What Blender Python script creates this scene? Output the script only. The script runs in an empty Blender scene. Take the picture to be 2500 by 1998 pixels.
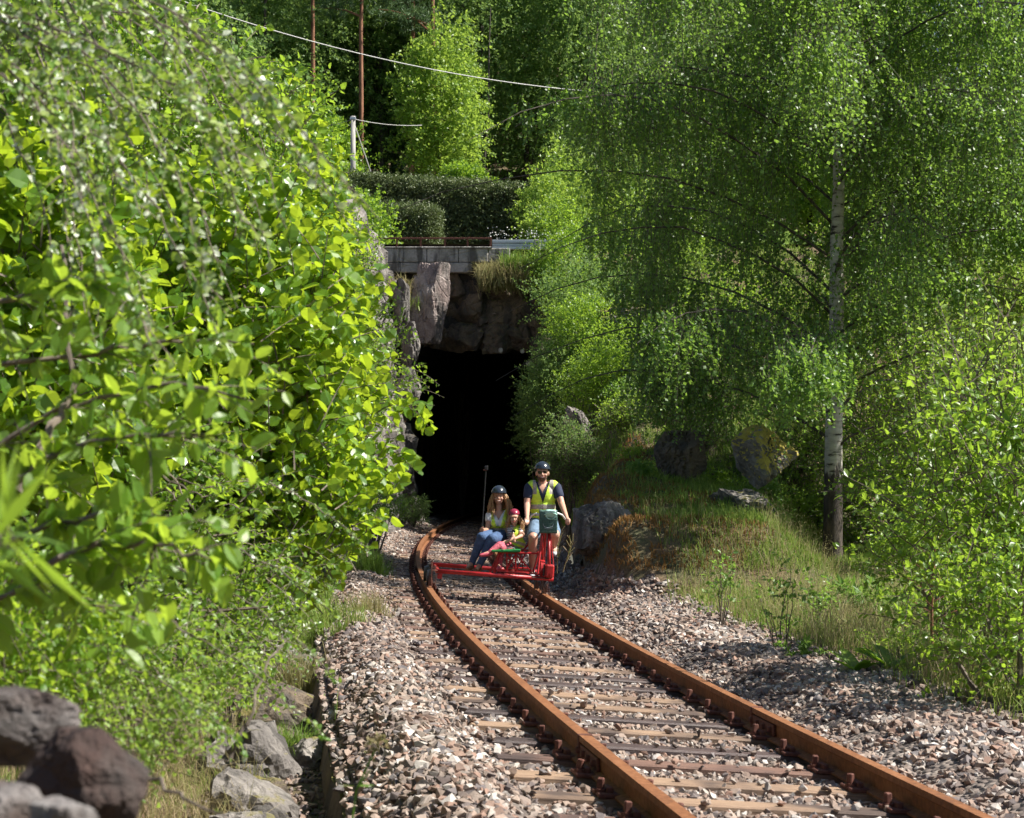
import bpy, bmesh, math, random
import numpy as np
from mathutils import Vector, Matrix
rng = np.random.default_rng(7)
random.seed(7)
sc = bpy.context.scene
col = sc.collection
R = math.radians
# ---------------------------------------------------------------- camera, sky, sun
FPX, CX, CY, HOR, CAMZ = 4700.0, 1250.0, 999.0, 1150.0, 1.48
PITCH = math.atan((HOR - CY) / FPX)
cd = bpy.data.cameras.new('camera'); cam = bpy.data.objects.new('camera', cd); col.objects.link(cam)
cd.sensor_width = 36; cd.lens = FPX / 2500 * 36; cd.clip_start = 0.1; cd.clip_end = 2000
cam.location = (0, 0, CAMZ); cam.rotation_euler = (R(90) + PITCH, 0, 0); sc.camera = cam
cd.dof.use_dof = True; cd.dof.focus_distance = 25; cd.dof.aperture_fstop = 8
SUN_EL, SUN_AZ = R(49), R(92)          # azimuth clockwise from the view direction
w = bpy.data.worlds.new("World"); sc.world = w; w.use_nodes = True
nt = w.node_tree; bg = nt.nodes['Background']; sky = nt.nodes.new('ShaderNodeTexSky')
sky.sky_type = 'NISHITA'; sky.sun_disc = False; sky.sun_elevation = SUN_EL; sky.sun_rotation = SUN_AZ
nt.links.new(sky.outputs[0], bg.inputs[0]); bg.inputs[1].default_value = 0.06
sl = bpy.data.lights.new('sun', 'SUN'); sl.energy = 5.0; sl.angle = R(0.5); sl.color = (1, .95, .86)
so = bpy.data.objects.new('sun', sl); col.objects.link(so)
sdir = Vector((math.cos(SUN_EL) * math.sin(SUN_AZ), math.cos(SUN_EL) * math.cos(SUN_AZ), math.sin(SUN_EL)))
so.rotation_euler = sdir.to_track_quat('Z', 'Y').to_euler(); so.location = (20, 0, 40)
sc.view_settings.view_transform = 'Standard'; sc.view_settings.look = 'None'
sc.view_settings.exposure = 1.02; sc.view_settings.gamma = 1
sc.render.engine = 'CYCLES'
cy = sc.cycles
cy.max_bounces = 6; cy.diffuse_bounces = 3; cy.glossy_bounces = 2; cy.transmission_bounces = 4
cy.transparent_max_bounces = 4; cy.sample_clamp_indirect = 4; cy.caustics_reflective = False; cy.caustics_refractive = False
cy.use_denoising = True; cy.use_adaptive_sampling = True; cy.adaptive_threshold = 0.02

def P(px, py, d):
    """photo pixel (2500 wide) at distance d along +Y -> world point"""
    u = (px - CX) / FPX; v = (CY - py) / FPX
    dy = math.cos(PITCH) - v * math.sin(PITCH); dz = math.sin(PITCH) + v * math.cos(PITCH)
    t = d / dy
    return Vector((u * t, d, CAMZ + dz * t))

# ---------------------------------------------------------------- noise
_tab = np.random.default_rng(1).random(4096)
def vnoise(p):
    p = np.asarray(p, float); i = np.floor(p).astype(np.int64); f = p - i; f = f * f * (3 - 2 * f)
    def h(a, b, c): return _tab[(a * 73856093 ^ b * 19349663 ^ c * 83492791) & 4095]
    x, y, z = i[..., 0], i[..., 1], i[..., 2]; r = 0
    for dx in (0, 1):
        for dy in (0, 1):
            for dz in (0, 1):
                wgt = (f[..., 0] if dx else 1 - f[..., 0]) * (f[..., 1] if dy else 1 - f[..., 1]) * (f[..., 2] if dz else 1 - f[..., 2])
                r = r + wgt * h(x + dx, y + dy, z + dz)
    return r * 2 - 1
def fbm(p, o=4):
    p = np.asarray(p, float); s = 0; a = 1; t = 0
    for k in range(o):
        s = s + a * vnoise(p * 2 ** k + 17.3 * k); t += a; a *= .5
    return s / t
def sstep(x, a, b):
    t = np.clip((x - a) / (b - a), 0, 1); return t * t * (3 - 2 * t)
def nrm(v):
    return v / np.maximum(np.linalg.norm(v, axis=-1, keepdims=True), 1e-9)

# ---------------------------------------------------------------- object helpers
def tag(o, label=None, cat=None, group=None, kind=None):
    if label: o['label'] = label
    if cat: o['category'] = cat
    if group: o['group'] = group
    if kind: o['kind'] = kind
    return o
def empty(name, loc, label, cat, group=None):
    o = bpy.data.objects.new(name, None); col.objects.link(o); o.location = loc; o.empty_display_size = .1
    return tag(o, label, cat, group)
def link(name, me, parent=None):
    o = bpy.data.objects.new(name, me); col.objects.link(o)
    if parent is not None:
        o.parent = parent
        o.matrix_parent_inverse = Matrix.Translation(-Vector(parent.location))
    return o
def mesh_np(name, V, Fs, mats, parent=None, rnd=None, smooth=False, midx=None):
    V = np.asarray(V, np.float32); Fs = [np.asarray(f, np.int32) for f in Fs if len(f)]
    me = bpy.data.meshes.new(name)
    me.vertices.add(len(V)); me.vertices.foreach_set('co', V.ravel())
    nl = sum(f.size for f in Fs); npoly = sum(len(f) for f in Fs)
    me.loops.add(nl); me.loops.foreach_set('vertex_index', np.concatenate([f.ravel() for f in Fs]))
    me.polygons.add(npoly)
    cnt = np.concatenate([np.full(len(f), f.shape[1], np.int32) for f in Fs])
    me.polygons.foreach_set('loop_start', np.concatenate([[0], np.cumsum(cnt)[:-1]]).astype(np.int32))
    if not isinstance(mats, (list, tuple)): mats = [mats]
    for m in mats: me.materials.append(m)
    if midx is not None: me.polygons.foreach_set('material_index', np.asarray(midx, np.int32))
    me.polygons.foreach_set('use_smooth', np.full(npoly, smooth))
    if rnd is not None:
        a = me.attributes.new('rnd', 'FLOAT', 'FACE'); a.data.foreach_set('value', np.asarray(rnd, np.float32))
    me.update(calc_edges=True)
    return link(name, me, parent)

class MB:
    """collects boxes and tubes, then becomes one mesh"""
    def __init__(s): s.V = []; s.F = {3: [], 4: []}; s.n = 0; s.R = {3: [], 4: []}
    def add(s, V, Fs, r=None):
        V = np.asarray(V, float).reshape(-1, 3); s.V.append(V)
        r = random.random() if r is None else r
        for f in Fs:
            f = np.asarray(f)
            if len(f): s.F[f.shape[1]].append(f + s.n); s.R[f.shape[1]].append(np.full(len(f), r))
        s.n += len(V); return s
    def box(s, c, size, M=None, bev=0.0, r=None):
        x, y, z = [a / 2 for a in size]; b = min(bev, x * .9, y * .9, z * .9)
        if b > 0:
            V = []
            for sx in (-1, 1):
                for sy in (-1, 1):
                    for sz in (-1, 1):
                        V += [(sx * x, sy * (y - b), sz * (z - b)), (sx * (x - b), sy * y, sz * (z - b)), (sx * (x - b), sy * (y - b), sz * z)]
            bm = bmesh.new(); vs = [bm.verts.new(v) for v in V]
            g = bmesh.ops.convex_hull(bm, input=vs); bm.verts.index_update(); bm.faces.ensure_lookup_table()
            V = np.array([v.co for v in bm.verts]); F3 = [[v.index for v in f.verts] for f in bm.faces]
            bm.free(); Fs = [np.array([f for f in F3 if len(f) == 3]).reshape(-1, 3)]
        else:
            V = np.array([(sx * x, sy * y, sz * z) for sx in (-1, 1) for sy in (-1, 1) for sz in (-1, 1)])
            Fs = [np.array([(0, 1, 3, 2), (4, 6, 7, 5), (0, 4, 5, 1), (2, 3, 7, 6), (0, 2, 6, 4), (1, 5, 7, 3)])]
        if M is not None: V = V @ np.array(M.to_3x3()).T
        return s.add(V + np.array(c), Fs, r)
    def tube(s, pts, r, sides=8, caps=True):
        pts = np.asarray([tuple(p) for p in pts], float); k = len(pts)
        rad = np.full(k, r) if np.isscalar(r) else np.asarray(r, float)
        V, Fs = tubes(pts[None], rad[None], sides)
        if caps:
            Fs = list(Fs); n = len(V); V = np.vstack([V, pts[0], pts[-1]]); a = np.arange(sides); b = (a + 1) % sides
            Fs.append(np.c_[b, a, np.full(sides, n)]); o = (k - 1) * sides
            Fs.append(np.c_[a + o, b + o, np.full(sides, n + 1)])
        return s.add(V, Fs)
    def rod(s, a, b, r, sides=8): return s.tube([a, b], r, sides)
    def done(s, name, mats, parent=None, smooth=False):
        f3 = np.concatenate(s.F[3]) if s.F[3] else np.zeros((0, 3), int); f4 = np.concatenate(s.F[4]) if s.F[4] else np.zeros((0, 4), int)
        rr = np.concatenate([np.concatenate(s.R[k]) if s.R[k] else np.zeros(0) for k in (3, 4)])
        return mesh_np(name, np.vstack(s.V), [f3, f4], mats, parent, rr, smooth)

def tubes(pts, rad, sides=4):
    """pts (S,K,3), rad (S,K) -> batch of tubes"""
    S, K, _ = pts.shape
    t = np.empty_like(pts); t[:, 1:-1] = pts[:, 2:] - pts[:, :-2]; t[:, 0] = pts[:, 1] - pts[:, 0]; t[:, -1] = pts[:, -1] - pts[:, -2]
    t = nrm(t); mean = nrm(pts[:, -1] - pts[:, 0] + 1e-6)
    ref = np.where(np.abs(mean[:, 2:3]) > .8, np.array([[1., 0.1, 0]]), np.array([[0.05, 0, 1.]]))[:, None, :]
    a = nrm(np.cross(t, np.broadcast_to(ref, t.shape))); b = np.cross(t, a)
    th = np.linspace(0, 2 * np.pi, sides, endpoint=False)
    V = pts[:, :, None, :] + rad[:, :, None, None] * (a[:, :, None, :] * np.cos(th)[:, None] + b[:, :, None, :] * np.sin(th)[:, None])
    idx = np.arange(S * K * sides).reshape(S, K, sides)
    f = np.stack([idx[:, :-1, :], np.roll(idx, -1, 2)[:, :-1, :], np.roll(idx, -1, 2)[:, 1:, :], idx[:, 1:, :]], -1).reshape(-1, 4)
    return V.reshape(-1, 3), [f]

# ---------------------------------------------------------------- materials
def newmat(name):
    m = bpy.data.materials.new(name); m.use_nodes = True; t = m.node_tree
    return m, t, t.nodes['Principled BSDF']
def ramp(t, stops, src=None):
    n = t.nodes.new('ShaderNodeValToRGB'); e = n.color_ramp.elements
    while len(e) < len(stops): e.new(.5)
    for k, (p, c) in enumerate(stops): e[k].position = p; e[k].color = (*c, 1)
    if src is not None: t.links.new(src, n.inputs[0])
    return n.outputs[0]
def noise(t, scale, detail=4, rough=.55, vec=None, dist=0):
    n = t.nodes.new('ShaderNodeTexNoise'); n.inputs['Scale'].default_value = scale; n.inputs['Detail'].default_value = detail
    n.inputs['Roughness'].default_value = rough; n.inputs['Distortion'].default_value = dist
    if vec is not None: t.links.new(vec, n.inputs['Vector'])
    return n.outputs['Fac']
def objco(t):
    n = t.nodes.new('ShaderNodeNewGeometry'); return n.outputs['Position']
def mixc(t, fac, a, b, mode='MIX'):
    n = t.nodes.new('ShaderNodeMix'); n.data_type = 'RGBA'; n.blend_type = mode
    for s, v in ((n.inputs[0], fac), (n.inputs[6], a), (n.inputs[7], b)):
        if isinstance(v, (int, float)): s.default_value = v
        elif isinstance(v, tuple): s.default_value = (*v, 1)
        else: t.links.new(v, s)
    return n.outputs[2]
def mth(t, op, a, b=0.0, clamp=False):
    n = t.nodes.new('ShaderNodeMath'); n.operation = op; n.use_clamp = clamp
    for s, v in ((n.inputs[0], a), (n.inputs[1], b)):
        if isinstance(v, (int, float)): s.default_value = v
        else: t.links.new(v, s)
    return n.outputs[0]
def bump(t, bs, h, strength=.5, dist=.02):
    n = t.nodes.new('ShaderNodeBump'); n.inputs['Strength'].default_value = strength; n.inputs['Distance'].default_value = dist
    t.links.new(h, n.inputs['Height']); t.links.new(n.outputs[0], bs.inputs['Normal'])
def attr(t, name='rnd'):
    n = t.nodes.new('ShaderNodeAttribute'); n.attribute_name = name; return n.outputs['Fac']
def sepz(t, out, which):
    n = t.nodes.new('ShaderNodeSeparateXYZ'); t.links.new(out, n.inputs[0]); return n.outputs[which]

def flat(name, c, rough=.6, metal=0, nscale=30, var=.15, spec=.5, bmp=0.0):
    m, t, b = newmat(name)
    f = noise(t, nscale, 5, .6, objco(t))
    lo = tuple(x * (1 - var) for x in c); hi = tuple(min(1, x * (1 + var)) for x in c)
    t.links.new(ramp(t, [(.3, lo), (.7, hi)], f), b.inputs['Base Color'])
    b.inputs['Roughness'].default_value = rough; b.inputs['Metallic'].default_value = metal; b.inputs['Specular IOR Level'].default_value = spec
    if bmp: bump(t, b, f, bmp, .004)
    return m
def leafmat(name, stops, trans, tfac=.42, rough=.35, spec=.5, veins=False):
    m, t, b = newmat(name)
    r = attr(t); c = ramp(t, stops, r)
    t.links.new(c, b.inputs['Base Color']); b.inputs['Roughness'].default_value = rough; b.inputs['Specular IOR Level'].default_value = spec
    tr = t.nodes.new('ShaderNodeBsdfTranslucent')
    tc = mixc(t, .7, c, trans)
    t.links.new(tc, tr.inputs[0])
    mx = t.nodes.new('ShaderNodeMixShader'); mx.inputs[0].default_value = tfac
    t.links.new(b.outputs[0], mx.inputs[1]); t.links.new(tr.outputs[0], mx.inputs[2])
    t.links.new(mx.outputs[0], t.nodes['Material Output'].inputs[0])
    return m
M = {}
M['alder'] = leafmat('alder leaf', [(0, (.045, .12, .018)), (.5, (.1, .21, .022)), (.85, (.19, .32, .03)), (1, (.34, .44, .045))], (.64, .82, .04), .48, .33, .65)
M['rowan'] = leafmat('rowan leaf', [(0, (.06, .15, .02)), (.5, (.13, .25, .03)), (1, (.26, .4, .05))], (.6, .8, .06), .5, .4, .5)
M['pale_glint_leaf'] = leafmat('pale small leaf with painted glints', [(0, (.06, .14, .025)), (.5, (.13, .25, .04)), (.68, (.24, .34, .1)), (.76, (.6, .66, .5)), (1, (.8, .84, .74))], (.5, .68, .08), .38, .35, .65)  # the whitish top stops paint leaf glints into the colour
M['birch'] = leafmat('birch leaf', [(0, (.05, .115, .03)), (.5, (.095, .19, .04)), (1, (.19, .31, .055))], (.38, .62, .07), .44, .42, .55)
M['bush'] = leafmat('bush leaf', [(0, (.06, .135, .02)), (.5, (.12, .23, .028)), (1, (.24, .36, .04))], (.52, .76, .06), .47, .38, .6)
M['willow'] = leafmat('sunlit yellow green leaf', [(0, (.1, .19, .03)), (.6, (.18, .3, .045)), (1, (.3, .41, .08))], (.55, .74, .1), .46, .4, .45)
M['forest'] = leafmat('forest leaf', [(0, (.07, .14, .045)), (.7, (.14, .24, .065)), (1, (.23, .34, .09))], (.38, .55, .12), .42, .5, .3)
M['needle'] = leafmat('needles', [(0, (.05, .1, .045)), (.7, (.085, .15, .06)), (1, (.14, .2, .08))], (.12, .2, .06), .25, .5, .3)
M['hedge'] = leafmat('hedge leaf', [(0, (.07, .10, .04)), (.6, (.13, .17, .065)), (.9, (.2, .22, .1)), (1, (.32, .28, .17))], (.14, .2, .05), .25, .45, .4)
M['fern'] = leafmat('fern frond', [(0, (.08, .17, .03)), (1, (.16, .28, .05))], (.35, .55, .08), .45, .5, .3)
M['grass'] = leafmat('grass blade', [(0, (.07, .16, .02)), (.4, (.14, .26, .035)), (.7, (.26, .34, .07)), (.9, (.4, .37, .16)), (1, (.5, .42, .24))], (.32, .42, .08), .4, .5, .3)
M['dry_grass'] = leafmat('dry grass blade', [(0, (.13, .17, .05)), (.4, (.25, .25, .1)), (.8, (.42, .34, .2)), (1, (.52, .4, .28))], (.5, .42, .2), .35, .6, .2)
M['moss_grass'] = leafmat('rusty moss blade', [(0, (.12, .10, .03)), (.4, (.26, .13, .045)), (.7, (.36, .19, .07)), (1, (.42, .33, .1))], (.3, .2, .06), .3, .7, .2)

def barkmat(name, a, b_, scale=8, zs=.25, bmp=.8, metal=0):
    m, t, b = newmat(name)
    mp = t.nodes.new('ShaderNodeMapping'); mp.inputs['Scale'].default_value = (1, 1, zs); t.links.new(objco(t), mp.inputs[0])
    f = noise(t, scale, 6, .65, mp.outputs[0]); t.links.new(ramp(t, [(.35, a), (.65, b_)], f), b.inputs['Base Color'])
    b.inputs['Roughness'].default_value = .9; bump(t, b, f, bmp, .03); return m
M['bark'] = barkmat('dark bark', (.035, .028, .022), (.13, .11, .09))
M['twig'] = barkmat('grey twig', (.09, .07, .055), (.22, .18, .14), 20, .5, .2)
M['pinebark'] = barkmat('red pine bark', (.12, .05, .03), (.34, .16, .09), 4, .3)
def birchbark():
    m, t, b = newmat('birch bark'); pos = objco(t)
    mp = t.nodes.new('ShaderNodeMapping'); mp.inputs['Scale'].default_value = (1, 1, 3.5); t.links.new(pos, mp.inputs[0])
    f = noise(t, 4, 5, .6, mp.outputs[0]); white = ramp(t, [(.36, (.05, .04, .035)), (.44, (.5, .46, .4)), (.7, (.68, .65, .6))], f)
    mp2 = t.nodes.new('ShaderNodeMapping'); mp2.inputs['Scale'].default_value = (1, 1, .3); t.links.new(pos, mp2.inputs[0])
    g = noise(t, 14, 6, .7, mp2.outputs[0]); dark = ramp(t, [(.35, (.018, .014, .012)), (.65, (.11, .085, .065))], g)
    z = sepz(t, pos, 2); k = mth(t, 'ADD', z, mth(t, 'MULTIPLY', mth(t, 'SUBTRACT', noise(t, 7, 4, .6, mp2.outputs[0]), .5), 1.6))
    fac = mth(t, 'MULTIPLY', mth(t, 'SUBTRACT', k, 1.45), 6, True)
    t.links.new(mixc(t, fac, dark, white), b.inputs['Base Color']); b.inputs['Roughness'].default_value = .75
    bump(t, b, g, .7, .03); return m
M['birchbark'] = birchbark()

def rockmat(name, cols, moss=(.10, .12, .03), mossamt=.5, scale=2.2, stain=(.05, .045, .04)):
    m, t, b = newmat(name); pos = objco(t)
    f = noise(t, scale, 8, .62, pos, .4); c = ramp(t, [(.25, cols[0]), (.45, cols[1]), (.6, cols[2]), (.8, cols[3])], f)
    g = noise(t, scale * 9, 5, .7, pos); c = mixc(t, .55, c, ramp(t, [(.3, (.35, .35, .35)), (.7, (1, 1, 1))], g), 'MULTIPLY')
    mp = t.nodes.new('ShaderNodeMapping'); mp.inputs['Scale'].default_value = (1, 1, .2); t.links.new(pos, mp.inputs[0])
    s = noise(t, 3.1, 4, .6, mp.outputs[0]); c = mixc(t, ramp(t, [(.52, (0, 0, 0)), (.62, (.8, .8, .8))], s), c, stain)
    gn = t.nodes.new('ShaderNodeNewGeometry'); nz = sepz(t, gn.outputs['Normal'], 2)
    mf = mth(t, 'MULTIPLY', mth(t, 'SUBTRACT', mth(t, 'ADD', nz, mth(t, 'MULTIPLY', mth(t, 'SUBTRACT', noise(t, 3.5, 5, .6, pos), .5), 2.2)), 1.15 - mossamt), 4, True)
    c = mixc(t, mf, c, mixc(t, noise(t, 12, 3, .5, pos), moss, (.26, .2, .05)))
    t.links.new(c, b.inputs['Base Color']); b.inputs['Roughness'].default_value = .85
    v = t.nodes.new('ShaderNodeTexVoronoi'); v.feature = 'DISTANCE_TO_EDGE'; v.inputs['Scale'].default_value = scale * .9; t.links.new(pos, v.inputs['Vector'])
    cr = mth(t, 'MINIMUM', v.outputs['Distance'], .05)
    bump(t, b, mth(t, 'ADD', mth(t, 'ADD', f, mth(t, 'MULTIPLY', g, .35)), mth(t, 'MULTIPLY', cr, 4)), .9, .09); return m
GR = [(.09, .08, .075), (.2, .18, .165), (.33, .3, .27), (.42, .39, .35)]
M['rock'] = rockmat('grey rock', GR, mossamt=.15)
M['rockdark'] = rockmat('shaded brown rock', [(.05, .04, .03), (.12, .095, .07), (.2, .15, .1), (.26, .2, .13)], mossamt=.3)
M['rockmoss'] = rockmat('mossy boulder', GR, (.2, .2, .04), .75)
M['pinkrock'] = rockmat('pinkish pale rock', [(.16, .11, .1), (.3, .23, .21), (.42, .35, .32), (.52, .46, .42)], mossamt=-.1)
M['sunlit_lichenrock'] = rockmat('sunlit yellow lichen boulder', GR, (.6, .5, .08), 1.05)  # lichen yellow brightened, so sunlight on the boulder is partly painted in
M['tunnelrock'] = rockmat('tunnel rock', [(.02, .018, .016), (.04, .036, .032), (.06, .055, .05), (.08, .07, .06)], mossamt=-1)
M['nearrock2'] = rockmat('near brown rock', [(.02, .01, .008), (.05, .025, .018), (.09, .05, .04), (.3, .27, .26)], mossamt=-.5, scale=3)
M['nearrock'] = rockmat('near rock', [(.05, .035, .03), (.11, .08, .07), (.3, .28, .27), (.45, .43, .42)], mossamt=-.5, scale=3.5)

def groundmat():
    m, t, b = newmat('ground soil and turf'); pos = objco(t)
    f = noise(t, .9, 7, .6, pos); g = noise(t, 14, 6, .7, pos)
    green = ramp(t, [(.3, (.04, .045, .018)), (.7, (.11, .11, .045))], g)
    brown = ramp(t, [(.3, (.06, .038, .022)), (.7, (.22, .14, .08))], g)
    c = mixc(t, ramp(t, [(.42, (0, 0, 0)), (.58, (1, 1, 1))], f), green, brown)
    t.links.new(c, b.inputs['Base Color']); b.inputs['Roughness'].default_value = .95; bump(t, b, g, .8, .05); return m
M['ground'] = groundmat()
def ballastmat():
    m, t, b = newmat('ballast bed'); pos = objco(t)
    v = t.nodes.new('ShaderNodeTexVoronoi'); v.inputs['Scale'].default_value = 22; t.links.new(pos, v.inputs['Vector'])
    sx = sepz(t, v.outputs['Color'], 0)
    c = ramp(t, [(0, (.05, .04, .035)), (.5, (.14, .11, .095)), (1, (.25, .21, .18))], sx)
    t.links.new(c, b.inputs['Base Color']); b.inputs['Roughness'].default_value = .95
    bump(t, b, mth(t, 'SUBTRACT', 1, v.outputs['Distance']), 1, .04); return m
M['ballast'] = ballastmat()
def stonemat():
    m, t, b = newmat('crushed stone'); r = attr(t); pos = objco(t)
    c = ramp(t, [(0, (.06, .045, .04)), (.15, (.17, .155, .16)), (.3, (.28, .22, .185)), (.5, (.40, .31, .25)), (.64, (.31, .18, .13)), (.78, (.38, .31, .26)), (.9, (.5, .45, .4)), (1, (.66, .62, .58))], r)
    g = noise(t, 60, 4, .7, pos); c = mixc(t, ramp(t, [(.4, (0, 0, 0)), (.7, (.55, .55, .55))], noise(t, .8, 3, .6, pos)), c, (.16, .10, .075)); c = mixc(t, .6, c, ramp(t, [(.3, (.5, .48, .46)), (.7, (1, 1, 1))], g), 'MULTIPLY')
    t.links.new(c, b.inputs['Base Color']); b.inputs['Roughness'].default_value = .8; bump(t, b, g, .4, .006); return m
M['stone'] = stonemat()
def woodmat(name, a, b_, wet=False):
    m, t, b = newmat(name)
    tc = t.nodes.new('ShaderNodeTexCoord'); oi = t.nodes.new('ShaderNodeObjectInfo')
    mp = t.nodes.new('ShaderNodeMapping'); mp.inputs['Scale'].default_value = (.9, 26, 26); t.links.new(tc.outputs['Object'], mp.inputs[0])
    cb = t.nodes.new('ShaderNodeCombineXYZ'); t.links.new(mth(t, 'MULTIPLY', oi.outputs['Random'], 37), cb.inputs[0]); t.links.new(cb.outputs[0], mp.inputs['Location'])
    f = noise(t, 2.5, 6, .7, mp.outputs[0], .5); c = ramp(t, [(.25, a), (.75, b_)], f)
    g = noise(t, 1.6, 3, .6, objco(t)); c = mixc(t, ramp(t, [(.45, (0, 0, 0)), (.62, (.85, .85, .85))], g), c, (.045, .03, .028))
    t.links.new(c, b.inputs['Base Color']); b.inputs['Roughness'].default_value = .5 if wet else .75
    bump(t, b, f, .7, .012); return m
M['wood_pale'] = woodmat('pale weathered sleeper wood', (.16, .09, .055), (.42, .29, .19))
M['wood_mid'] = woodmat('reddish sleeper wood', (.08, .04, .03), (.25, .14, .1))
M['wood_dark'] = woodmat('tarred sleeper wood', (.03, .02, .02), (.13, .085, .075), True)
def rustmat(name, cols, sc_=25, rough=.75):
    m, t, b = newmat(name); f = noise(t, sc_, 6, .65, objco(t)); g = noise(t, 2, 3, .5, objco(t))
    c = ramp(t, [(.3, cols[0]), (.5, cols[1]), (.72, cols[2])], mth(t, 'ADD', mth(t, 'MULTIPLY', f, .7), mth(t, 'MULTIPLY', g, .3)))
    t.links.new(c, b.inputs['Base Color']); b.inputs['Roughness'].default_value = rough; b.inputs['Specular IOR Level'].default_value = .3
    bump(t, b, f, .25, .003); return m
M['rust'] = rustmat('rail rust', [(.08, .032, .016), (.20, .08, .03), (.31, .145, .07)])
M['rustdark'] = rustmat('dark red rust', [(.045, .018, .014), (.11, .042, .03), (.19, .08, .055)], 40)
M['red'] = flat('red paint', (.36, .014, .016), .42, var=.3, nscale=18)
M['green'] = flat('green slat paint', (.01, .22, .05), .4)
M['white'] = flat('white enamel', (.75, .75, .73), .35)
M['bag'] = flat('dark green bag canvas', (.055, .12, .1), .6, var=.25)
M['mint'] = flat('pale mint plastic', (.42, .68, .6), .4)
M['black'] = flat('black plastic', (.015, .015, .018), .35)
M['helmet'] = flat('blue black helmet shell', (.022, .03, .045), .22, spec=.8)
M['helmetrib'] = flat('blue grey helmet streak', (.13, .17, .23), .25)
M['silver'] = flat('grey helmet stripe', (.34, .38, .42), .3)
M['redhelmet'] = flat('dark pink helmet shell', (.25, .02, .05), .3)
M['skin'] = flat('skin', (.56, .31, .22), .5, var=.07, nscale=14)
M['skin2'] = flat('tanned skin', (.47, .25, .165), .5, var=.07, nscale=14)
M['lip'] = flat('lips', (.38, .09, .08), .4)
M['teeth'] = flat('teeth', (.8, .77, .72), .3)
M['stubble'] = flat('short beard', (.13, .07, .045), .9, nscale=200)
M['blond'] = flat('blond hair', (.36, .2, .09), .5, var=.35, nscale=60)
M['eye'] = flat('eye', (.02, .015, .012), .2)
M['glasses'] = flat('brown lens', (.03, .018, .01), .08, spec=1)
M['navy'] = flat('navy cotton', (.02, .028, .065), .85)
M['whitecloth'] = flat('white cotton', (.68, .68, .68), .85, nscale=15, var=.08)
M['hivis'] = flat('yellow green hi-vis cloth', (.62, .92, .06), .65, nscale=9, var=.25, bmp=1)
M['reflect'] = flat('grey reflective band', (.38, .34, .3), .45, nscale=40, var=.2)
M['denim'] = flat('blue denim', (.045, .09, .19), .85, nscale=25, var=.35, bmp=.5)
M['denimpale'] = flat('washed denim', (.13, .2, .29), .85, nscale=18, var=.35, bmp=.5)
M['pink'] = flat('pink patterned leggings', (.5, .1, .14), .8, nscale=45, var=.6)
M['brownshoe'] = flat('brown leather shoe', (.2, .075, .03), .5)
M['shoe'] = flat('grey trainer', (.42, .43, .46), .6)
M['pinkshoe'] = flat('pink shoe', (.55, .09, .13), .6)
M['sole'] = flat('shoe sole', (.6, .6, .58), .7)
M['lampglow'] = flat('lamp lens', (.9, .9, .92), .1)
_b = M['lampglow'].node_tree.nodes['Principled BSDF']; _b.inputs['Emission Color'].default_value = (1, 1, 1, 1); _b.inputs['Emission Strength'].default_value = 1.5
def stripemat():
    m, t, b = newmat('striped shirt'); wv = t.nodes.new('ShaderNodeTexWave'); wv.bands_direction = 'Z'; wv.inputs['Scale'].default_value = 14
    t.links.new(objco(t), wv.inputs['Vector']); t.links.new(ramp(t, [(.45, (.65, .62, .6)), (.6, (.08, .07, .09))], wv.outputs['Fac']), b.inputs['Base Color']); b.inputs['Roughness'].default_value = .9; return m
M['striped'] = stripemat()
M['steel'] = flat('galvanised steel', (.42, .45, .48), .35, .7)
M['pole'] = barkmat('weathered pole wood', (.25, .24, .22), (.45, .43, .4), 12, .15, .3)
M['concrete'] = rockmat('old concrete', [(.16, .145, .13), (.32, .3, .27), (.44, .41, .38), (.54, .51, .48)], mossamt=-.3, scale=1.6)
M['asphalt'] = flat('road asphalt', (.05, .05, .052), .9, nscale=40)
M['petal'] = flat('white petals', (.7, .7, .66), .7)
M['housewall'] = flat('grey house cladding', (.4, .41, .42), .7)
M['roof'] = flat('blue grey roof', (.2, .24, .28), .5)
M['glass'] = flat('window pane', (.03, .04, .05), .1, spec=1)
M['wire'] = flat('pale cable', (.5, .5, .48), .5)

# ---------------------------------------------------------------- track geometry
K4 = [-6.90657633e-08, 7.56929287e-06, 1.53192483e-03, -1.66508838e-01, 2.02586704e+00]
DK = np.polyder(np.array(K4)); CANT = .075; G = 1.505
def xL(y): return np.polyval(K4, np.clip(y, 0, 85))
def head(y): return -np.arctan(np.polyval(DK, np.clip(y, 0, 85)))      # positive = heading left
def U(x, y): return (x - xL(y)) * np.cos(head(y))
def T(y, u, wv=0.0):
    """track point: y along left rail, u metres right of it, w above the rail-top plane"""
    h = head(y); return np.array([xL(y) + u * np.cos(h), y + u * np.sin(h), wv - CANT * u])

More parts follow.
